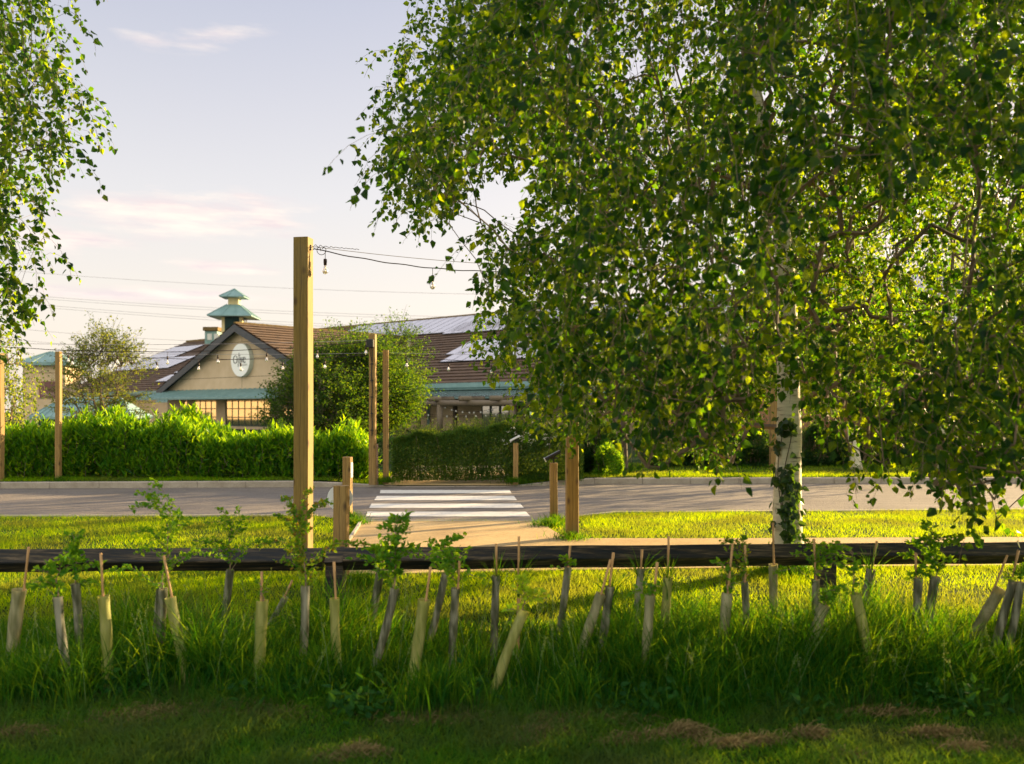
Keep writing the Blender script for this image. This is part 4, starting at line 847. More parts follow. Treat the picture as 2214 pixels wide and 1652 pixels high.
# ---- laurel hedge: upright shoots with long shiny leaves
def shoot_hedge(name, label, x0, x1, Y0, Y1, hfun, n, leafL, matl, z0=.1, per=15, cat='hedge', wd=.30, len_=(.28,.5)):
    base = np.array([(x0+x1)/2, (Y0+Y1)/2, z0]); P = np.stack([rng.uniform(x0,x1,n), rng.uniform(Y0,Y1,n), np.zeros(n)], 1); h = hfun(P[:,0])*(.86+.20*rng.random(n)**2+.36*(vnoise(P+2,1.9)-.5)+.20*(vnoise(P+8,4.5)-.5)+.26*(rng.random(n) < .035)*rng.random(n))
    lv = rng.random(n); z = z0+h*np.where(lv < .40, 1.0, (lv-.40)/.6*.95+.12); tip = np.stack([P[:,0], P[:,1], z], 1)
    gapn = vnoise(P*np.array([1,0,0])+np.stack([0*z, 3+0*z, z], 1), 2.4); gk_ = (gapn < .66) | (lv < .40) | (rng.random(n) < .35); P = P[gk_]; h = h[gk_]; lv = lv[gk_]; z = z[gk_]; tip = tip[gk_]; n = len(P); face = (rng.random(n) < .45); tip[:,1] = np.where(face & (lv > .45), Y0-.05+.12*rng.random(n), tip[:,1])
    d = rng.normal(0,.22,(n,3))+np.array([0,0,1.]); d[:,1] -= np.where(lv > .45, .35, 0); d = unit(d); L = rng.uniform(*len_, n); pos = []; ax = []; nr = []; k = per; az0 = rng.random(n)*6.28
    sg = segs_geo(tip-d*L[:, None], tip, np.full(n,.006), np.full(n,.003), 4)
    for j in range(k):
        t = j/(k-1); p = tip-d*(L*(1-t))[:, None]; a = az0+j*2.4; o = np.stack([np.cos(a), np.sin(a), np.full(n, .05+.95*t)], 1)
        pos.append(p); ax.append(unit(o+d*(.2+.9*t))); nr.append(d+0*o)
    pos = np.concatenate(pos); ax = np.concatenate(ax); nr = np.concatenate(nr)+rng.normal(0,.2,(len(pos),3)); LL = leafL*(.65+.6*rng.random(len(pos)))
    lf = leaves_geo(pos, ax, nr, LL, LL*wd)
    root = empty(name, tuple(base), label, cat); mk('shoots', sg[0]-base, sg[1], MT['bark'], root); mk('leaves', lf[0]-base, lf[1], MT[matl], root); return root
def lh(x):
    px = CX+x/17.6*F; return np.interp(px, [-200,0,120,210,290,380,450,520,600,680,745,800], [.88,.90,1.0,1.28,1.10,1.36,1.02,.80,.95,.86,1.08,.6])*.90
shoot_hedge('laurel_hedge', 'bright glossy laurel hedge with upright shoots behind the far kerb', (-60-CX)/F*17.4, (796-CX)/F*17.6, 17.25, 18.5, lh, 3900, .15, 'laurel', z0=.10)
shoot_hedge('laurel_hedge', 'far end of the laurel hedge running out beside the edge post', (-330-CX)/F*17.4, (-75-CX)/F*17.6, 17.25, 18.5, lambda x: .92+0*x, 1300, .135, 'laurel', z0=.10)
# ---- small leaved clipped hedge with loose top and blossom
def clipped(name, label, x0, x1, Y0, Y1, hfun, n, leafL, matl, z0=.1, cat='hedge', shoots=0, round_=.12, seed=0):
    base = np.array([(x0+x1)/2, (Y0+Y1)/2, z0]); s = rng.random(n); x = rng.uniform(x0,x1,n); h = hfun(x); top = s < .35
    y = np.where(top, rng.uniform(Y0,Y1,n), Y0+rng.exponential(.08,n)); z = np.where(top, h-rng.exponential(.05,n), h*rng.random(n))
    e = np.clip((z/h-.8)/.2,0,1); y = np.where(~top, y+e*e*round_, y); P = np.stack([x, y, z+z0], 1); bump_ = vnoise(P, 3.5)-.5; rg = 1 if cat == 'hedge' else 2.6; P[:,1] += bump_*.22*rg; P[:,0] += (vnoise(P+5, 4.5)-.5)*.10*(rg-1); P[:,2] = z0+(P[:,2]-z0)*(1+(vnoise(P+9, 3.2)-.5)*.38*(rg-1)/1.6)+bump_*.07*top
    bk = rng.random(n) < .12; P[:,1] = np.where(bk & ~top, Y1-(P[:,1]-Y0), P[:,1])
    P[:,2] = np.maximum(P[:,2], z0+.01)
    lf = leaves_geo(P, rng.normal(0,1,(n,3))+np.array([0,-.3,.5]), rng.normal(0,1,(n,3))+np.array([0,-.6,.6]), leafL*(.6+.8*rng.random(n)), leafL*.6, fine=False)
    root = empty(name, tuple(base), label, cat)
    # inner wood so the hedge is not hollow
    m = 130; a = np.stack([rng.uniform(x0+.05,x1-.05,m), rng.uniform(Y0+.1,Y1-.1,m), np.full(m,z0)], 1); b = a+np.stack([rng.normal(0,.12,m), rng.normal(0,.08,m), hfun(a[:,0])*.9], 1); g1 = segs_geo(a, b, np.full(m,.009), np.full(m,.004), 4)
    if shoots:
        xx = rng.uniform(x0,x1,shoots); p0 = np.stack([xx, rng.uniform(Y0+.1,Y1-.1,shoots), z0+hfun(xx)-.05], 1); dd = np.stack([rng.normal(0,.05,shoots), rng.normal(0,.04,shoots), .08+.2*rng.random(shoots)], 1); g2 = segs_geo(p0, p0+dd, np.full(shoots,.004), np.full(shoots,.002), 3); g1 = join(g1, g2)
        q = np.concatenate([p0+dd*t for t in np.linspace(.1,1,11)]); q = q+rng.normal(0,.012,q.shape); l2 = leaves_geo(q, rng.normal(0,.7,q.shape)+np.array([0,0,.7]), rng.normal(0,1,q.shape), leafL, leafL*.55, fine=False); lf = join(lf, l2)
    mk('stems', g1[0]-base, g1[1], MT['bark'], root); mk('leaves', lf[0]-base, lf[1], MT[matl], root); return root, base
def ph(x):
    px = CX+x/16.9*F; return np.interp(px, [840,900,960,1040,1100,1180,1260], [.80,.88,.90,1.0,1.06,.96,.86])+.035*np.sin(px*.071)+.025*np.sin(px*.19+1)
rt, bs = clipped('privet_hedge', 'clipped small leaved hedge with cream blossom beside the crossing', (846-CX)/F*16.9, (1262-CX)/F*16.9, 16.95, 18.3, ph, 78000, .032, 'privet', shoots=330)
P = []
for i in range(26):
    c = at(random.gauss(1140,26), random.gauss(940,15), 16.88)
    for j in range(9): P.append((c.x+random.gauss(0,.018), 16.88+random.gauss(0,.03), c.z+random.gauss(0,.014)))
P = np.array(P); lf = leaves_geo(P, rng.normal(0,1,P.shape), rng.normal(0,1,P.shape)+np.array([0,-1,0]), .022, .018, fine=False); mk('blossom', lf[0]-bs, lf[1], MT['flower'], rt)
def dome(px0, px1, Y, h, z0=.1):
    a, b = (px0-CX)/F*Y, (px1-CX)/F*Y; return lambda x: h*np.sqrt(np.clip(1-((x-(a+b)/2)/((b-a)/2*1.03))**2, .02, 1))**.8
for (name, lab, a, b, Y, h, n, mt, ls) in [
    ('dark_shrub','dark shrub between the thick post and the small tree',1248,1345,18.4,1.0,15000,'bush',.045),
    ('leafy_shrub','brighter small shrub at the foot of the small tree',1288,1342,17.9,.62,5000,'thorn',.05),
    ('dark_shrub','low round shrub against the brick wall near the small tree',1395,1470,20.6,.68,9000,'bush',.045),
    ('dark_shrub','round shrub against the brick wall further along',1480,1570,20.8,.85,11000,'bush',.045),
    ('dark_shrub','tall wide shrub at the brick wall before the half hidden post',1575,1672,20.6,1.12,14000,'bush',.05),
    ('dark_shrub','dark shrub just past the birch trunk',1738,1830,20.8,.9,11000,'bush',.05),
    ('dark_shrub','broad dark shrub between the two white birches',1860,2010,21.4,1.5,15000,'bush',.055),
    ('dark_shrub','dark shrub past the upright white birch',2040,2230,21.6,1.7,16000,'bush',.055)]:
    clipped(name, lab, (a-CX)/F*Y, (b-CX)/F*Y, Y, Y+.9, dome(a,b,Y,h), n, ls, mt, cat='shrub', round_=.4)
clipped('low_bush', 'low dark bush under the restaurant window', (565-CX)/F*24, (625-CX)/F*24, 24, 24.8, dome(565,625,24,.93), 5000, .05, 'bush', cat='shrub', round_=.3)
clipped('privet_hedge', 'rear hedge seen dark behind the laurel shoots', (-100-CX)/F*21, (840-CX)/F*21, 21.5, 22.2, lambda x: .62+0*x, 20000, .05, 'bush', cat='hedge')
# ================================================================= BUILDINGS
U = Vector((-.760,.650,0)).normalized(); W_ = Vector((.650,.760,0)).normalized(); P0 = Vector((-17.8,60,0))
def B(a, b, z): return P0+U*a+W_*b+Vector((0,0,z))
ZR, ZE, HALF = 6.98, 2.95, 9.56
rest = empty('restaurant_building', P0, 'cream gabled restaurant with brown tiled roofs and teal canopies behind the hedge', 'building')
def L_(a, b, z): return U*a+W_*b+Vector((0,0,z))
def solve_a(x, b):                     # a on the plane b=const seen at photo x
    k = (x-CX)/F; c = P0+W_*b; return -(c.x-k*c.y)/(U.x-k*U.y)
def zat(a, b, y): return EH+(HY-y)*(P0+U*a+W_*b).y/F
# gable wall with openings left for the windows
wz0, wz1 = .30, 2.02
wins = []
for x0, x1 in ((396,404),(419,467),(487,584),(606,634),(645,690)):
    aL, aR = solve_a(x0, 0), solve_a(x1, 0); wins.append((aL, aR))
m = MB()
def wallpiece(a0, a1, z0, z1, b=0, t=.3): m.slab([L_(a0,b,z0), L_(a1,b,z0), L_(a1,b,z1), L_(a0,b,z1)], W_*t)
m.slab([L_(HALF,0,wz1), L_(HALF,0,ZE-.05), L_(0,0,ZR-.12), L_(-HALF,0,ZE-.05), L_(-HALF,0,wz1)], W_*.3)
wallpiece(HALF, -HALF, -.1, wz0); cur = HALF
for aL, aR in wins: wallpiece(cur, aL, wz0, wz1); cur = aR
wallpiece(cur, -HALF, wz0, wz1); m.cur = 1
for z in (3.55, 4.75, 5.85):           # horizontal panel joints, proud by 3 mm
    hw = (ZR-.15-z)/((ZR-ZE)/HALF); m.slab([L_(hw,-.004,z), L_(-hw,-.004,z), L_(-hw,-.004,z+.035), L_(hw,-.004,z+.035)], W_*.003)
for a_, z0_, z1_ in ((.0,2.8,3.55),(.0,5.85,6.7),(0,3.6,4.0)): m.slab([L_(a_+.018,-.005,z0_), L_(a_-.018,-.005,z0_), L_(a_-.018,-.005,z1_), L_(a_+.018,-.005,z1_)], W_*.003)
m.build('gable_wall', [MT['cream'], MT['joint']], rest)
m = MB(); m.slab([L_(HALF,.3,-.1), L_(HALF,6,-.1), L_(HALF,6,ZE), L_(HALF,.3,ZE)], U*-.25); m.build('side_wall', MT['cream'], rest); m = MB(); m.slab([L_(-HALF,.3,-.1), L_(-HALF,6,-.1), L_(-HALF,6,ZE), L_(-HALF,.3,ZE)], U*.25); m.build('side_wall', MT['cream'], rest)
for (aL, aR) in wins:
    m = MB(); wd_ = aL-aR; nc = max(1, round(wd_/.72)); fr = .055
    for i in range(nc+1): a = aL-wd_*i/nc; m.slab([L_(a+fr/2,.05,wz0), L_(a-fr/2,.05,wz0), L_(a-fr/2,.05,wz1), L_(a+fr/2,.05,wz1)], W_*.03)
    for z in (wz0+.04, wz0+.60, wz0+1.17, wz1-.04): m.slab([L_(aL,.056,z-.028), L_(aR,.056,z-.028), L_(aR,.056,z+.028), L_(aL,.056,z+.028)], W_*.022)
    w = m.build('window', MT['tealdark'], rest); g_ = MB(); g_.slab([L_(aL,.074,wz0), L_(aR,.074,wz0), L_(aR,.074,wz1), L_(aL,.074,wz1)], W_*.01); g_.build('pane', MT['glass'], w)
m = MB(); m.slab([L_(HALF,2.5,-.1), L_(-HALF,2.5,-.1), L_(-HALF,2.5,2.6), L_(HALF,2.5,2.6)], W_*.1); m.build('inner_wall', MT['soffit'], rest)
# tiled slopes in lapped courses
def tiles(e0, e1, r0, r1, name, n, mat=MT['tile'], th=.085):
    m = MB(); e0, e1, r0, r1 = [Vector(p) for p in (e0,e1,r0,r1)]; nr = (e1-e0).cross(r0-e0).normalized(); nr = nr if nr.z > 0 else -nr
    for i in range(n):
        t0, t1 = i/n, (i+1)/n+.01; a, b = e0.lerp(r0,t0), e1.lerp(r1,t0); c, d = e0.lerp(r0,t1), e1.lerp(r1,t1); k = 10
        for j in range(k):
            p0, p1 = a.lerp(b,j/k), a.lerp(b,(j+1)/k); q0, q1 = c.lerp(d,j/k), c.lerp(d,(j+1)/k); dz = nr*random.uniform(0,.006)
            up_ = (q0-p0).normalized()*.16; m.add([p0+nr*th+dz, p1+nr*th+dz, q1+dz, q0+dz, p0+nr*(th-.03)+dz, p1+nr*(th-.03)+dz, p0+nr*(th-.045)+up_, p1+nr*(th-.045)+up_, p0-nr*.02+up_, p1-nr*.02+up_], [(0,1,2,3),(0,4,5,1),(4,6,7,5),(6,8,9,7)])
    # closing underside
    m.add([e0-nr*.06, e1-nr*.06, r1-nr*.06, r0-nr*.06], [(0,3,2,1)]); return m.build(name, mat, rest)
s_ = (ZR-ZE)/HALF; OV = -.55
tiles(L_(-HALF-.5,OV,ZE-.5*s_+.08), L_(-HALF-.5,7,ZE-.5*s_+.08), L_(0,OV,ZR+.08), L_(0,15,ZR+.08), 'roof', 21)
tiles(L_(HALF+.5,OV,ZE-.5*s_+.08), L_(HALF+.5,7,ZE-.5*s_+.08), L_(0,OV,ZR+.08), L_(0,15,ZR+.08), 'roof', 21)
m = MB()
for i in range(46): b = OV+i*.34; m.bar(L_(0,b,ZR+.13+random.uniform(0,.015)), L_(0,b+.33,ZR+.13), .26, .10)
m.build('ridge', MT['ridge'], rest)
m = MB()
for sg in (1,-1):                      # barge boards and the dark soffit behind them
    m.slab([L_(sg*(HALF+.5),OV-.05,ZE-.5*s_+.02), L_(0,OV-.05,ZR+.02), L_(0,OV-.05,ZR-.46), L_(sg*(HALF+.5),OV-.05,ZE-.5*s_-.42)], W_*.05)
m.build('bargeboard', MT['slate'], rest)
m = MB()
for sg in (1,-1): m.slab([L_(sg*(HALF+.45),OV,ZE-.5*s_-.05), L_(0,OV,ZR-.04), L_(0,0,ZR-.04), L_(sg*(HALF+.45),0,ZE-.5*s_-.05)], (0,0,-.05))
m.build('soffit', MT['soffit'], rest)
# standing seam lean-to canopies
def canopy(a0, a1, bw, out, zt, zl, name='canopy', seams=None, par=None):
    m = MB(); m.slab([L_(a0,bw,zt), L_(a1,bw,zt), L_(a1,bw-out,zl), L_(a0,bw-out,zl)], (0,0,-.05)); n = int(abs(a1-a0)/.55)
    for i in range(n+1): a = a0+(a1-a0)*i/n; m.bar(L_(a,bw,zt+.02), L_(a,bw-out,zl+.02), .04, .05)
    m.bar(L_(a0,bw-out-.05,zl-.06), L_(a1,bw-out-.05,zl-.06), .12, .13); return m.build(name, MT['teal'], par or rest)
canopy(HALF+.6, -HALF-.4, 0, 2.1, 2.78, 2.20)
# main range: walls 6 m behind the gable, long ridge
AL, AR = 41, -48
for a0, a1 in ((AL,HALF),(-HALF,AR)):
    m = MB(); m.slab([L_(a0,6,-.1), L_(a1,6,-.1), L_(a1,6,3.15), L_(a0,6,3.15)], W_*.3); m.cur = 1; m.slab([L_(a0,5.996,.95), L_(a1,5.996,.95), L_(a1,5.996,.985), L_(a0,5.996,.985)], W_*.003); m.build('main_wall', [MT['cream'], MT['joint']], rest)
EZ = lambda b: .70+.42*b
tiles(L_(AL,5.4,EZ(5.4)), L_(HALF-.2,5.4,EZ(5.4)), L_(AL,19.6,EZ(19.6)), L_(HALF-.2,19.6,EZ(19.6)), 'roof', 27)
tiles(L_(HALF-.2,5.4,EZ(5.4)), L_(-HALF+.5,5.4,EZ(5.4)), L_(HALF-.2,19.6,EZ(19.6)), L_(-HALF+.5,19.6,EZ(19.6)), 'roof', 27)
tiles(L_(-HALF+.5,5.4,EZ(5.4)), L_(AR,5.4,EZ(5.4)), L_(-HALF+.5,19.6,EZ(19.6)), L_(AR,19.6,EZ(19.6)), 'roof', 27)
tiles(L_(AR,33.8,EZ(5.4)), L_(AL,33.8,EZ(5.4)), L_(AR,19.6,EZ(19.6)), L_(AL,19.6,EZ(19.6)), 'roof', 20)
m = MB(); m.bar(L_(AL,19.6,EZ(19.6)+.06), L_(AR,19.6,EZ(19.6)+.06), .34, .2); m.build('ridge', MT['ridge'], rest)
m = MB(); m.bar(L_(0.0,15.0,ZR+.14), L_(-9.3,6.1,3.42), .22, .05); m.build('valley', MT['kerb'], rest)
for a0, a1 in ((AL,HALF+.6),(-HALF-.55,AR)): m = MB(); m.bar(L_(a0,5.25,EZ(5.4)-.10), L_(a1,5.25,EZ(5.4)-.10), .2, .28); m.bar(L_(a0,5.45,EZ(5.4)-.30), L_(a1,5.45,EZ(5.4)-.30), .3, .14); m.build('gutter', MT['teal'], rest)
canopy(-HALF-.2, AR, 6, 2.6, 2.62, 2.16); canopy(HALF+8.5, HALF+.3, 6, 2.3, 2.5, 2.1)
m = MB(); a = solve_a(926, 5.9); m.bar(L_(a,5.9,0), L_(a,5.9,2.6), .16); m.build('downpipe', MT['teal'], rest)
for x0, x1 in ((790,858),(1042,1103),(1128,1175),(1225,1262)):
    aL, aR = solve_a(x0, 5.95), solve_a(x1, 5.95); m = MB(); m.slab([L_(aL,5.93,0), L_(aR,5.93,0), L_(aR,5.93,2.15), L_(aL,5.93,2.15)], W_*.06)
    d_ = m.build('door', MT['tealdark'], rest); n = 3; g_ = MB(); w_ = (aL-aR)
    for i in range(n): s0 = aL-w_*(i+.14)/n; s1 = aL-w_*(i+.86)/n; g_.slab([L_(s0,5.915,.25), L_(s1,5.915,.25), L_(s1,5.915,1.95), L_(s0,5.915,1.95)], W_*.012)
    g_.build('glazing', MT['glass'], d_)
# solar panels: arrays laid out in rows on the main slope
def slope_px(x, y):
    k = (x-CX)/F; q = (HY-y)/F        # point a,b with plane z = .70+.42 b
    A = np.array([[U.x-k*U.y, W_.x-k*W_.y],[-q*U.y, .42-q*W_.y]]); r_ = np.array([-(P0.x-k*P0.y), EH+q*P0.y-.70]); return np.linalg.solve(A, r_)
def panels(a0, a1, b0, b1, name='solar_array'):
    m = MB(); n = max(1, round(abs(a1-a0)/1.02)); h = .17
    for i in range(n):
        s0 = a0+(a1-a0)*i/n; s1 = a0+(a1-a0)*(i+1)/n-.02*np.sign(a1-a0)
        m.cur = 1; m.slab([L_(s0,b0,EZ(b0)+h), L_(s1,b0,EZ(b0)+h), L_(s1,b1,EZ(b1)+h), L_(s0,b1,EZ(b1)+h)], (0,0,-.045))
        c = .03*np.sign(a1-a0); m.cur = 0; m.slab([L_(s0+c,b0+.03,EZ(b0+.03)+h+.004), L_(s1-c,b0+.03,EZ(b0+.03)+h+.004), L_(s1-c,b1-.03,EZ(b1-.03)+h+.004), L_(s0+c,b1-.03,EZ(b1-.03)+h+.004)], (0,0,-.002))
    m.cur = 1; m.bar(L_(a0,b0+.3,EZ(b0+.3)+h-.07), L_(a1,b0+.3,EZ(b0+.3)+h-.07), .05, .06)
    return m.build(name, [MT['solar'], MT['black']], rest)
for (xl, yb, yt, aend) in ((700,743,704,AR+2),(955,727,705,AR+2),(962,772,745,AR+2),(950,788,768,AR+2)):
    a, b = slope_px(xl, yb); a2, b2 = slope_px(xl, yt); panels(a, aend, b, min(b2, 19.2))
a1_, b1_ = slope_px(250,800); 
pa = slope_px(360,799)[1]; pb = slope_px(360,757)[1]; pm = (pa+pb)/2
panels(40, slope_px(452,748)[0]+1.0, pm+.08, min(pb+.3, 19.0)); panels(40, slope_px(420,775)[0], pa, pm-.05)
a, b = slope_px(375,810); panels(a, a-4.6, b, b+1.6); a, b = slope_px(334,829); panels(a, a-5.6, b, b+1.6)
# round sign on the gable
sg = empty('wall_sign', B(solve_a(527,-.06), -.02, zat(solve_a(527,0),0,779)), 'round white restaurant sign with dark lettering fixed on the cream gable', 'sign')
kk = 56; rad_ = 1.22*1.0
rad_ = 36*sg.location.y/F
m = MB(); m.slab([U*(math.cos(2*math.pi*i/kk)*rad_)+Vector((0,0,math.sin(2*math.pi*i/kk)*rad_)) for i in range(kk)], W_*-.30); m.build('sign_rim', MT['signrim'], sg)
m = MB(); m.slab([U*(math.cos(2*math.pi*i/kk)*(rad_-.015))+W_*-.302+Vector((0,0,math.sin(2*math.pi*i/kk)*(rad_-.015))) for i in range(kk)], W_*-.012); m.build('sign_face', MT['signwhite'], sg)
def text(body, size, right, off, mat, parent, shear=0, name='lettering', sx=1.0, ex=.01):
    c = bpy.data.curves.new(name, 'FONT'); c.body = body; c.size = size; c.extrude = ex; c.shear = shear; c.resolution_u = 3; tmp = bpy.data.objects.new(name, c); COL.objects.link(tmp)
    bpy.context.view_layer.update(); me = bpy.data.meshes.new_from_object(tmp); bpy.data.objects.remove(tmp); X = Vector(right).normalized(); Z = Vector((0,0,1)); Yn = Z.cross(X)*-1
    for v in me.vertices: co = v.co.copy(); v.co = X*co.x*sx+Z*co.y+(X.cross(Z))*co.z+Vector(off)
    me.materials.clear(); me.materials.append(mat); o = bpy.data.objects.new(name, me); COL.objects.link(o); o.parent = parent; return o
def serif_strokes(strokes, mat, name, parent, right, off):
    m = MB(); X = Vector(right).normalized(); n_ = X.cross(Vector((0,0,1)))
    for st_ in strokes:
        pts, ws = st_; k = len(pts)
        L3 = [X*p[0]+Vector((0,0,p[1]))+Vector(off) for p in pts]
        for i in range(k-1):
            d = (L3[i+1]-L3[i]).normalized(); s = d.cross(n_).normalized(); e = d*.008
            w0, w1 = ws[i]*.26, ws[i+1]*.26; m.slab([L3[i]-s*w0-e, L3[i]+s*w0-e, L3[i+1]+s*w1+e, L3[i+1]-s*w1+e], n_*(.012+.0006*i))
    m.build(name, mat, parent)
# lettering drawn stroke by stroke in a serif hand; RIGHT on the face is -U
RT = -U; s = rad_/36.0                      # one photo unit in metres (vertical)
h = s/ .60                                   # horizontal unit, widened for the oblique face
def el(cx, cz, rx, rz_, a0, a1, n=22): return [(cx+rx*math.cos(a0+(a1-a0)*i/n), cz+rz_*math.sin(a0+(a1-a0)*i/n)) for i in range(n+1)]
O = el(-11.6*h, .4*s, 4.3*h, 8.3*s, R(15), R(375)); S_ = [(O, [.055+.07*abs(math.cos(R(15)+i/22*6.283)) for i in range(23)])]
S_.append(([(-3.2*h,14*s),(-3.6*h,4*s),(-4.6*h,-6*s),(-5.2*h,-15*s)], [.10,.07,.10,.12]))
S_.append(([(-1.2*h,4.2*s),(-1.2*h,-7.5*s)], [.11,.11])); S_.append(([(-1.9*h,4.2*s),(-1.2*h,4.4*s)], [.05,.05])); S_.append(([(-2.2*h,-7.5*s),(-.2*h,-7.5*s)], [.05,.05]))
S_.append((el(-1.2*h, 8.6*s, .35*h, .6*s, 0, 6.28, 10), [.08]*11))
S_.append(([(1.2*h,4.2*s),(3.6*h,-7.4*s)], [.12,.10])); S_.append(([(3.6*h,-7.4*s),(5.8*h,4.2*s)], [.05,.05])); S_.append(([(.4*h,4.2*s),(2.2*h,4.2*s)], [.05,.05])); S_.append(([(4.9*h,4.2*s),(6.6*h,4.2*s)], [.05,.05]))
E_ = [(6.9*h,-.4*s),(11.4*h,-.4*s)]+el(9.2*h, -1.6*s, 2.3*h, 5.9*s, R(15), R(320), 18); S_.append((E_, [.05,.05]+[.05+.08*abs(math.cos(R(15)+i/18*5.3)) for i in range(19)]))
face_off = W_*-.316
serif_strokes(S_, MT['lettering'], 'lettering', sg, RT, face_off+Vector((0,0,1.2*s))+RT*(.9*h))
text('restaurant', .21, RT, face_off+RT*(1.0*h)+Vector((0,0,-12.5*s)), MT['lettering_pale'], sg, sx=.9, ex=.006)
# lantern tower on the ridge
TY = 70.0; k_ = TY/F
def TP(x, y): return at(x, y, TY)
tw0 = TP(507, 740); tow = empty('roof_lantern', (tw0.x, TY, 6.6), 'cream and teal louvred lantern tower riding on the restaurant ridge', 'tower')
yaw = Matrix.Rotation(R(3), 3, 'Z'); hw = 22.3*k_/2*1.0*1.02; hw = 21.2*k_
Z_ = lambda y: EH+(HY-y)*k_-6.6
def hip(m, hw_, z0, z1, top, th=.06, M=yaw, c=(0,0)):
    b = [M @ Vector((sx*hw_, sy*hw_, z0)) for sx, sy in ((-1,-1),(1,-1),(1,1),(-1,1))]; t = [M @ Vector((sx*top, sy*top, z1)) for sx, sy in ((-1,-1),(1,-1),(1,1),(-1,1))]
    m.add(b+t+[p-Vector((0,0,th)) for p in b], [(0,1,5,4),(1,2,6,5),(2,3,7,6),(3,0,4,7),(4,5,6,7),(8,9,1,0),(9,10,2,1),(10,11,3,2),(11,8,0,3),(11,10,9,8)])
    for i in range(4):
        m.bar(b[i]+Vector((0,0,.02)), t[i]+Vector((0,0,.02)), .07, .05)
        for f_ in (.33,.66): m.bar(b[i].lerp(b[(i+1)%4], f_)+Vector((0,0,.02)), t[i].lerp(t[(i+1)%4], f_)+Vector((0,0,.02)), .035, .035)
bw_ = 21.8*k_
m = MB(); m.box((0,0,Z_(715)), (2*bw_,2*bw_,Z_(684)-Z_(746)), yaw); m.build('tower_body', MT['cream2'], tow)
m = MB(); zt_, zb_ = Z_(685), Z_(746); nl = 26
for i in range(nl): z = zb_+(zt_-zb_)*(i+.5)/nl; m.box(yaw @ Vector((0,-bw_-.02,z)), (2*bw_*.66,.05,(zt_-zb_)/nl*.62), yaw @ Matrix.Rotation(R(25),3,'X'))
m.box(yaw @ Vector((0,-bw_-.003,(zt_+zb_)/2)), (2*bw_*.7,.01,zt_-zb_), yaw); m.build('louvre', MT['tealdark'], tow)
m = MB(); m.box(yaw @ Vector((bw_+.02,0,Z_(700))), (.05,bw_*1.0,.95), yaw); w = m.build('window', MT['tealdark'], tow); m = MB()
for q in (-1,1): m.box(yaw @ Vector((bw_+.05,q*bw_*.25,Z_(700))), (.012,bw_*.4,.8), yaw)
m.build('pane', MT['glass'], w)
m = MB(); hip(m, 46*k_, Z_(686), Z_(660), 13*k_); hip(m, 26*k_, Z_(643), Z_(625), .5*k_); m.build('tower_roof', MT['teal'], tow)
m = MB(); m.box((0,0,(Z_(660)+Z_(642))/2), (2*11*k_,2*11*k_,Z_(642)-Z_(661)), yaw)
for q in (-.5,0,.5): m.box(yaw @ Vector((q*11*k_,-11*k_-.01,(Z_(660)+Z_(642))/2)), (.03,.02,.6), yaw)
m.build('tower_neck', MT['cream2'], tow)
# small dormer lantern behind it
dl = at(463, 742, 74); dor = empty('roof_dormer', (dl.x, 74, 6.9), 'small flat topped teal dormer with windows behind the lantern tower', 'dormer'); k2 = 74/F; zd = lambda y: EH+(HY-y)*k2-6.9
m = MB(); m.box((0,0,(zd(745)+zd(718))/2), (26*k2,1.6,zd(718)-zd(745))); m.build('dormer_body', MT['teal'], dor)
m = MB(); m.box((.0,0,zd(713)), (32*k2,1.9,8*k2)); m.build('dormer_roof', MT['ridge'], dor)
m = MB()
for q in (-.1,.45): m.box((q,-.82,zd(730)), (.36,.05,.5))
m.build('pane', MT['white'], dor)
# pavilion at the far end
PY = 74.0; kp = PY/F; pc = at(86, 900, PY); pav = empty('pavilion_building', (pc.x, PY+2, 0), 'square cream pavilion with a shallow teal hipped roof and maroon banner', 'building')
zp = lambda y: EH+(HY-y)*kp; hwp = 44*kp; I3 = Matrix.Rotation(R(6), 3, 'Z')
m = MB(); m.box((0,0,zp(782)/2), (2*hwp,2*hwp,zp(782)), I3); m.cur = 1
for y in (806,826,862): m.box(I3 @ Vector((0,-hwp-.003,zp(y))), (2*hwp,.01,.05), I3)
m.build('pavilion_wall', [MT['cream'], MT['joint']], pav)
m = MB(); hip(m, 56*kp, zp(783), zp(757), .1, th=.25, M=I3); m.build('roof', MT['teal'], pav)
m = MB(); m.box(I3 @ Vector((8*kp,-hwp-.03,zp(842))), (38*kp,.03,36*kp), I3); bn = m.build('banner', MT['maroon'], pav)
text('ANDS', 11*kp, I3 @ Vector((1,0,0)), I3 @ Vector((-4*kp,-hwp-.05,zp(856))), MT['banner_text'], bn, sx=.9, ex=.004)
m = MB(); m.bar(I3 @ Vector((hwp-.4,-hwp-.06,.0)), I3 @ Vector((hwp-.4,-hwp-.06,zp(822))), .18); m.build('downpipe', MT['teal'], pav)
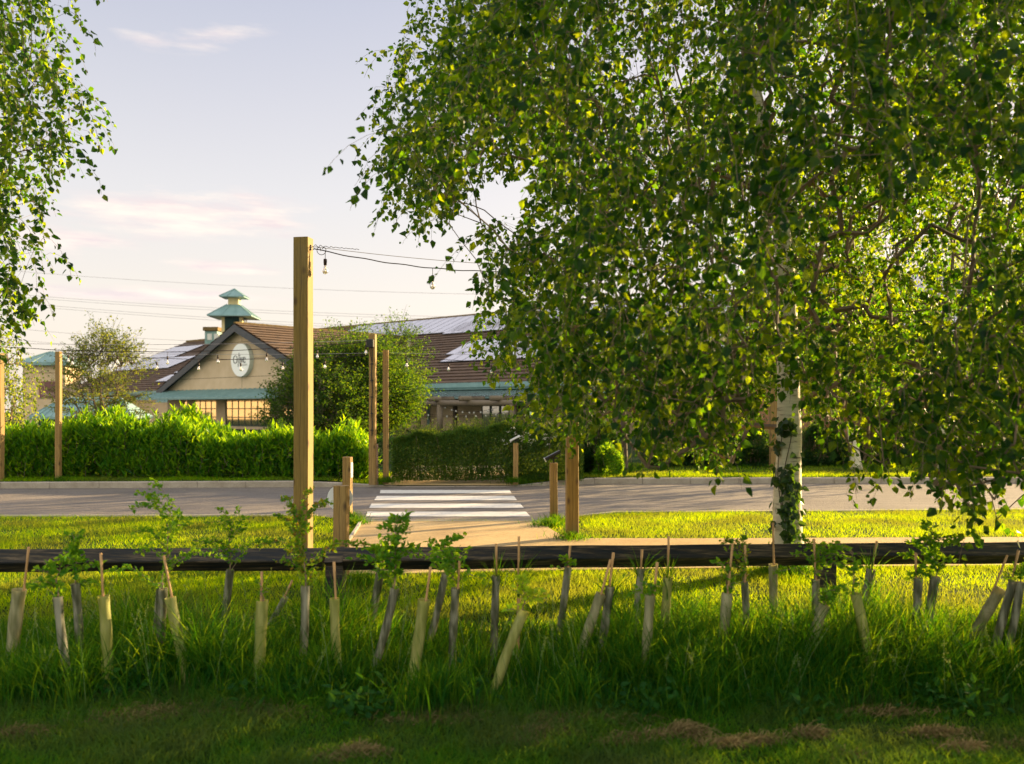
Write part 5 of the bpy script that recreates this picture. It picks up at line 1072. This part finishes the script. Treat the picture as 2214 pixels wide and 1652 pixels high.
# low hipped kiosk roof
KY = 46.0; kq = KY/F; kc = at(173, 900, KY); kio = empty('kiosk', (kc.x, KY+1.4, 0), 'low kiosk with a pale teal pyramid roof just over the laurel hedge', 'kiosk'); zk = lambda y: EH+(HY-y)*kq
m = MB(); b = [Vector((sx*112*kq, sy*60*kq, zk(901))) for sx, sy in ((-1,-1),(1,-1),(1,1),(-1,1))]; t = [Vector((sx*62*kq, 0, zk(858))) for sx in (-1,1)]
m.add(b+t+[p-Vector((0,0,.12)) for p in b], [(0,1,5,4),(1,2,5),(2,3,4,5),(3,0,4),(6,7,1,0),(7,8,2,1),(8,9,3,2),(9,6,0,3),(9,8,7,6)])
for i in range(15): f_ = i/14; x0 = -112+224*f_; x1 = max(-62, min(62, x0)); m.bar((x0*kq,-60*kq,zk(901)+.02), (x1*kq,-abs(x0-x1)/50*60*kq if False else -0.0, zk(858)+.02) if abs(x0) < 63 else (x1*kq, 0, zk(858)+.02), .03, .03)
m.build('roof', MT['teal'], kio)
m = MB()
for sx in (-1,-.3,.3,1):
    for sy in (-1,1): m.bar((sx*104*kq,sy*52*kq,0), (sx*104*kq,sy*52*kq,zk(903)), .14)
m.build('post_frame', MT['cream'], kio); m = MB(); m.box((0,0,zk(903)/2), (196*kq,90*kq,zk(903)-.02)); m.build('dark_front', MT['tealdark'], kio)
# log pergola with festoon bulbs before the long wall
per = empty('log_pergola', B(-14,3.2,0), 'rustic log pergola standing before the restaurant wall', 'pergola'); po = B(-14,3.2,0)
bb = 2.2; aa0 = solve_a(880,bb); aa1 = solve_a(1300,bb); zz_ = lambda x, y: zat(solve_a(x,bb), bb, y)
zc_ = zz_(1000, 871); m = MB(); m.tube([B(aa0,bb,zc_)-po, B((aa0+aa1)/2,bb,zc_-.03)-po, B(aa1,bb,zc_)-po], .17, 10); m.build('beam', MT['log'], per, True)
for x in (884, 949, 1015, 1082, 1150, 1220, 1290):
    a = solve_a(x, bb); m = MB(); m.tube([B(a+.05,bb-.7,zc_+.22)-po, B(a-.1,bb+3.3,zc_+.26)-po], .15, 10); m.build('rafter', MT['log'], per, True)
for x in (951, 1108, 1262): a = solve_a(x, bb); m = MB(); m.tube([B(a,bb,-.05)-po, B(a,bb,zc_-.1)-po], .17, 10); m.build('log_post', MT['log'], per, True)
for x in (905, 984, 1122): a = solve_a(x, bb+2.6); m = MB(); m.tube([B(a,bb+2.6,-.05)-po, B(a,bb+2.6,zc_-.1)-po], .14, 10); m.build('log_post', MT['bark'], per, True)
m = MB()
for i in range(220): a = aa0+(aa1-aa0)*i/220; m.bar(B(a,bb+.1,zc_+.30)-po, B(a+.02,bb+.3,zc_+.62)-po, .02, .012)
m.build('wire_screen', MT['cable'], per)
def festoon(x0, y0, x1, y1, sag, n, lab):
    p, q = B(solve_a(x0,bb+.6), bb+.6, 0), B(solve_a(x1,bb+.6), bb+.6, 0); p.z = EH+(HY-y0)*p.y/F; q.z = EH+(HY-y1)*q.y/F
    t = empty('festoon_light', p, lab, 'string light', 'small festoons under the pergola'); pts = [r_-p for r_ in catenary(p, q, sag, 24)]; m = MB(); m.tube(pts, .012, 5); m.build('cable', MT['cable'], t)
    for i in range(n):
        c = pts[int((i+.5)/n*24)]; m = MB(); m.lathe([(.001,0),(.03,-.01),(.055,-.06),(.04,-.1),(.001,-.12)], c, 8); m.build('small_bulb', MT['frost'], t, True)
festoon(958,878,1075,881,.28,9,'sagging festoon of small round bulbs under the pergola logs'); festoon(920,895,1088,893,.12,8,'lower straight festoon of small bulbs along the wall'); festoon(1078,892,1160,884,.1,4,'short festoon of bulbs before the glazed door')
# brick wall beyond the far verge
bw0, bw1 = at(1430, 1000, 24.0), at(2420, 1000, 26.5); m = MB(); zt_ = 2.25; L = math.hypot(bw1.x-bw0.x, bw1.y-bw0.y); br = empty('brick_wall', (bw0.x, bw0.y, .1), 'brown brick garden wall behind the shrubs across the road', 'wall', rz=math.atan2(bw1.y-bw0.y, bw1.x-bw0.x))
# built upright in its own plane so that the courses run true
V = [(0,0,0),(L,0,0),(L,zt_,0),(0,zt_,0),(0,0,-.22),(L,0,-.22),(L,zt_,-.22),(0,zt_,-.22)]
o = mk('wall_face', V, [(0,1,2,3),(7,6,5,4),(0,4,5,1),(1,5,6,2),(2,6,7,3),(3,7,4,0)], MT['brick'], br); o.rotation_euler = (R(90),0,0)
m = MB(); n = int(L/.45)
for i in range(n): m.box(((i+.5)*L/n, .11, zt_+.035), (L/n-.01,.30,.07))
m.build('coping', MT['kerb'], br)
# overhead lines
for (x0,y0,x1,y1,dbl,lab) in [(-60,578,1400,640,0,'highest faint overhead cable crossing the sky'),(-60,628,1400,690,1,'double overhead cable crossing behind the lantern top'),(-60,645,1400,720,1,'double overhead cable crossing behind the lantern roof'),(-60,700,900,742,0,'overhead cable ending low over the restaurant roof'),(-60,722,640,752,0,'lowest overhead cable above the solar roof')]:
    a, b = at(x0,y0,130), at(x1,y1,112); m = MB(); m.tube([p-a for p in catenary(a,b,1.0,20)], .019, 5)
    if dbl: m.tube([p-a+Vector((0,0,-.33)) for p in catenary(a,b,1.0,20)], .019, 5)
    o = m.build('power_line', MT['power']); o.location = a; tag(o, lab, 'power line', 'overhead cables')
SKYTINT = [(0,(6.1,5.3,4.5)),(.10,(5.8,5.2,4.6)),(.22,(5.0,4.8,4.8)),(.41,(3.4,3.5,4.15)),(.7,(5.0,5.0,5.6))]; SKYMIX = .85; CLOUD = (6.3,5.5,4.9); BACK_FILL = (8.1,7.9,6.5); SKYSTR = .05; SUNE = 5.0; EXPO = 1.9
# ================================================================= SKY, SUN, CAMERA
w = bpy.data.worlds.new('World'); scene.world = w; w.use_nodes = True; nt = w.node_tree; bg = nt.nodes['Background']
sky = nt.nodes.new('ShaderNodeTexSky'); sky.sky_type = 'NISHITA'; sky.sun_disc = False; sky.sun_elevation = SUN_EL; sky.sun_rotation = SUN_AZ
sky.altitude = 60; sky.air_density = 1.0; sky.dust_density = 2.2; sky.ozone_density = 1.2
geo = nt.nodes.new('ShaderNodeTexCoord'); sep = nt.nodes.new('ShaderNodeSeparateXYZ'); nt.links.new(geo.outputs['Generated'], sep.inputs[0])
def M_(op, a, b=None, clamp=False):
    n = nt.nodes.new('ShaderNodeMath'); n.operation = op; n.use_clamp = clamp
    for s, v in ((n.inputs[0], a), (n.inputs[1], b)):
        if v is None: continue
        if isinstance(v, (int, float)): s.default_value = v
        else: nt.links.new(v, s)
    return n.outputs[0]
zc = M_('MAXIMUM', sep.outputs[2], .0)
tint = ramp(nt, zc, SKYTINT)
col = mixc(nt, SKYMIX, sky.outputs[0], tint)
dt = M_('ADD', M_('MULTIPLY', sep.outputs[0], math.sin(SUN_AZ)), M_('MULTIPLY', sep.outputs[1], math.cos(SUN_AZ)))
gl_ = M_('MULTIPLY', M_('POWER', M_('MAXIMUM', dt, 0.0), 4.0), .85, True)
col = mixc(nt, gl_, col, (8.4,6.8,5.8))
# added fill: sky brightened behind the camera to light the facade and posts
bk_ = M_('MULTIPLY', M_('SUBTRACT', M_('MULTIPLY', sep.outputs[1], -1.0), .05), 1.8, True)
col = mixc(nt, bk_, col, BACK_FILL)
# thin clouds: horizontal streaks placed by direction
az = M_('ARCTAN2', sep.outputs[0], sep.outputs[1]); el_ = M_('ARCSINE', sep.outputs[2])
cb = nt.nodes.new('ShaderNodeCombineXYZ'); nt.links.new(az, cb.inputs[0]); nt.links.new(el_, cb.inputs[1])
def clouds(sx, sy, seed, detail=6):
    mp = nt.nodes.new('ShaderNodeMapping'); mp.inputs['Scale'].default_value = (sx, sy, 1); mp.inputs['Location'].default_value = (seed, seed*.7, 0); nt.links.new(cb.outputs[0], mp.inputs[0]); return noise(nt, mp.outputs[0], 1.0, detail, .6)
n1 = clouds(8, 42, 3.1, 9); n2 = clouds(22, 110, 9.0, 9)
nn_ = M_('ADD', M_('MULTIPLY', n1, .55), M_('MULTIPLY', n2, .45))
def blob(px, py, rx, ry, tilt=0):
    a0 = math.atan((px-CX)/F); e0 = math.atan((HY-py)/F); dx = M_('SUBTRACT', az, a0); dy = M_('SUBTRACT', el_, e0); dy = M_('SUBTRACT', dy, M_('MULTIPLY', dx, tilt))
    q = M_('ADD', M_('POWER', M_('DIVIDE', dx, rx/F), 2.0), M_('POWER', M_('DIVIDE', dy, ry/F), 2.0)); return M_('SUBTRACT', 1.0, q, True)
masks = [blob(390,488,330,66,.03), M_('MULTIPLY', blob(470,120,140,36,.20), .62), M_('MULTIPLY', blob(320,142,100,26,0), .5), blob(480,592,150,20,-.05), blob(330,655,330,22,0), blob(570,480,110,50,-.3), blob(250,30,140,30,0), blob(150,560,160,40,0)]
mk_ = masks[0]
for q in masks[1:]: mk_ = M_('MAXIMUM', mk_, q)
cf = M_('MULTIPLY', M_('MULTIPLY', M_('SUBTRACT', M_('ADD', nn_, M_('MULTIPLY', mk_, .24)), .56, True), 4.0, True), M_('MULTIPLY', mk_, 1.5), True)
shd = clouds(10, 70, 21.0, 7); ccol = mixc(nt, ramp(nt, shd, [(.40, (0,0,0)), (.62, (1,1,1))]), tuple(c*.80 for c in CLOUD[:2])+(CLOUD[2]*.90,), CLOUD)
col = mixc(nt, cf, col, ccol)
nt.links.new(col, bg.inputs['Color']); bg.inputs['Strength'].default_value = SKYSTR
sl = bpy.data.lights.new('sun', 'SUN'); sl.energy = SUNE; sl.angle = R(.6); sl.color = (1.0, .73, .36)
so = bpy.data.objects.new('sun', sl); COL.objects.link(so); so.rotation_euler = SUN.to_track_quat('Z', 'Y').to_euler(); so.location = (20, 12, 12)
cam = bpy.data.cameras.new('camera'); co = bpy.data.objects.new('camera', cam); COL.objects.link(co); co.location = (0, 0, EH); co.rotation_euler = (R(90), 0, 0)
cam.lens = 32; cam.sensor_width = 36; cam.sensor_fit = 'HORIZONTAL'; cam.shift_y = (HY-826)/2214; cam.clip_end = 2000; cam.clip_start = .05
cam.dof.use_dof = True; cam.dof.focus_distance = 9.0; cam.dof.aperture_fstop = 2.3
scene.camera = co
vs = scene.view_settings; vs.view_transform = 'Standard'; vs.look = 'None'; vs.exposure = EXPO; vs.gamma = 1; vs.use_curve_mapping = False
scene.cycles.max_bounces = 6; scene.cycles.transmission_bounces = 5; scene.cycles.diffuse_bounces = 3; scene.cycles.glossy_bounces = 3; scene.cycles.transparent_max_bounces = 6
try: scene.cycles.use_denoising = True
except Exception: pass
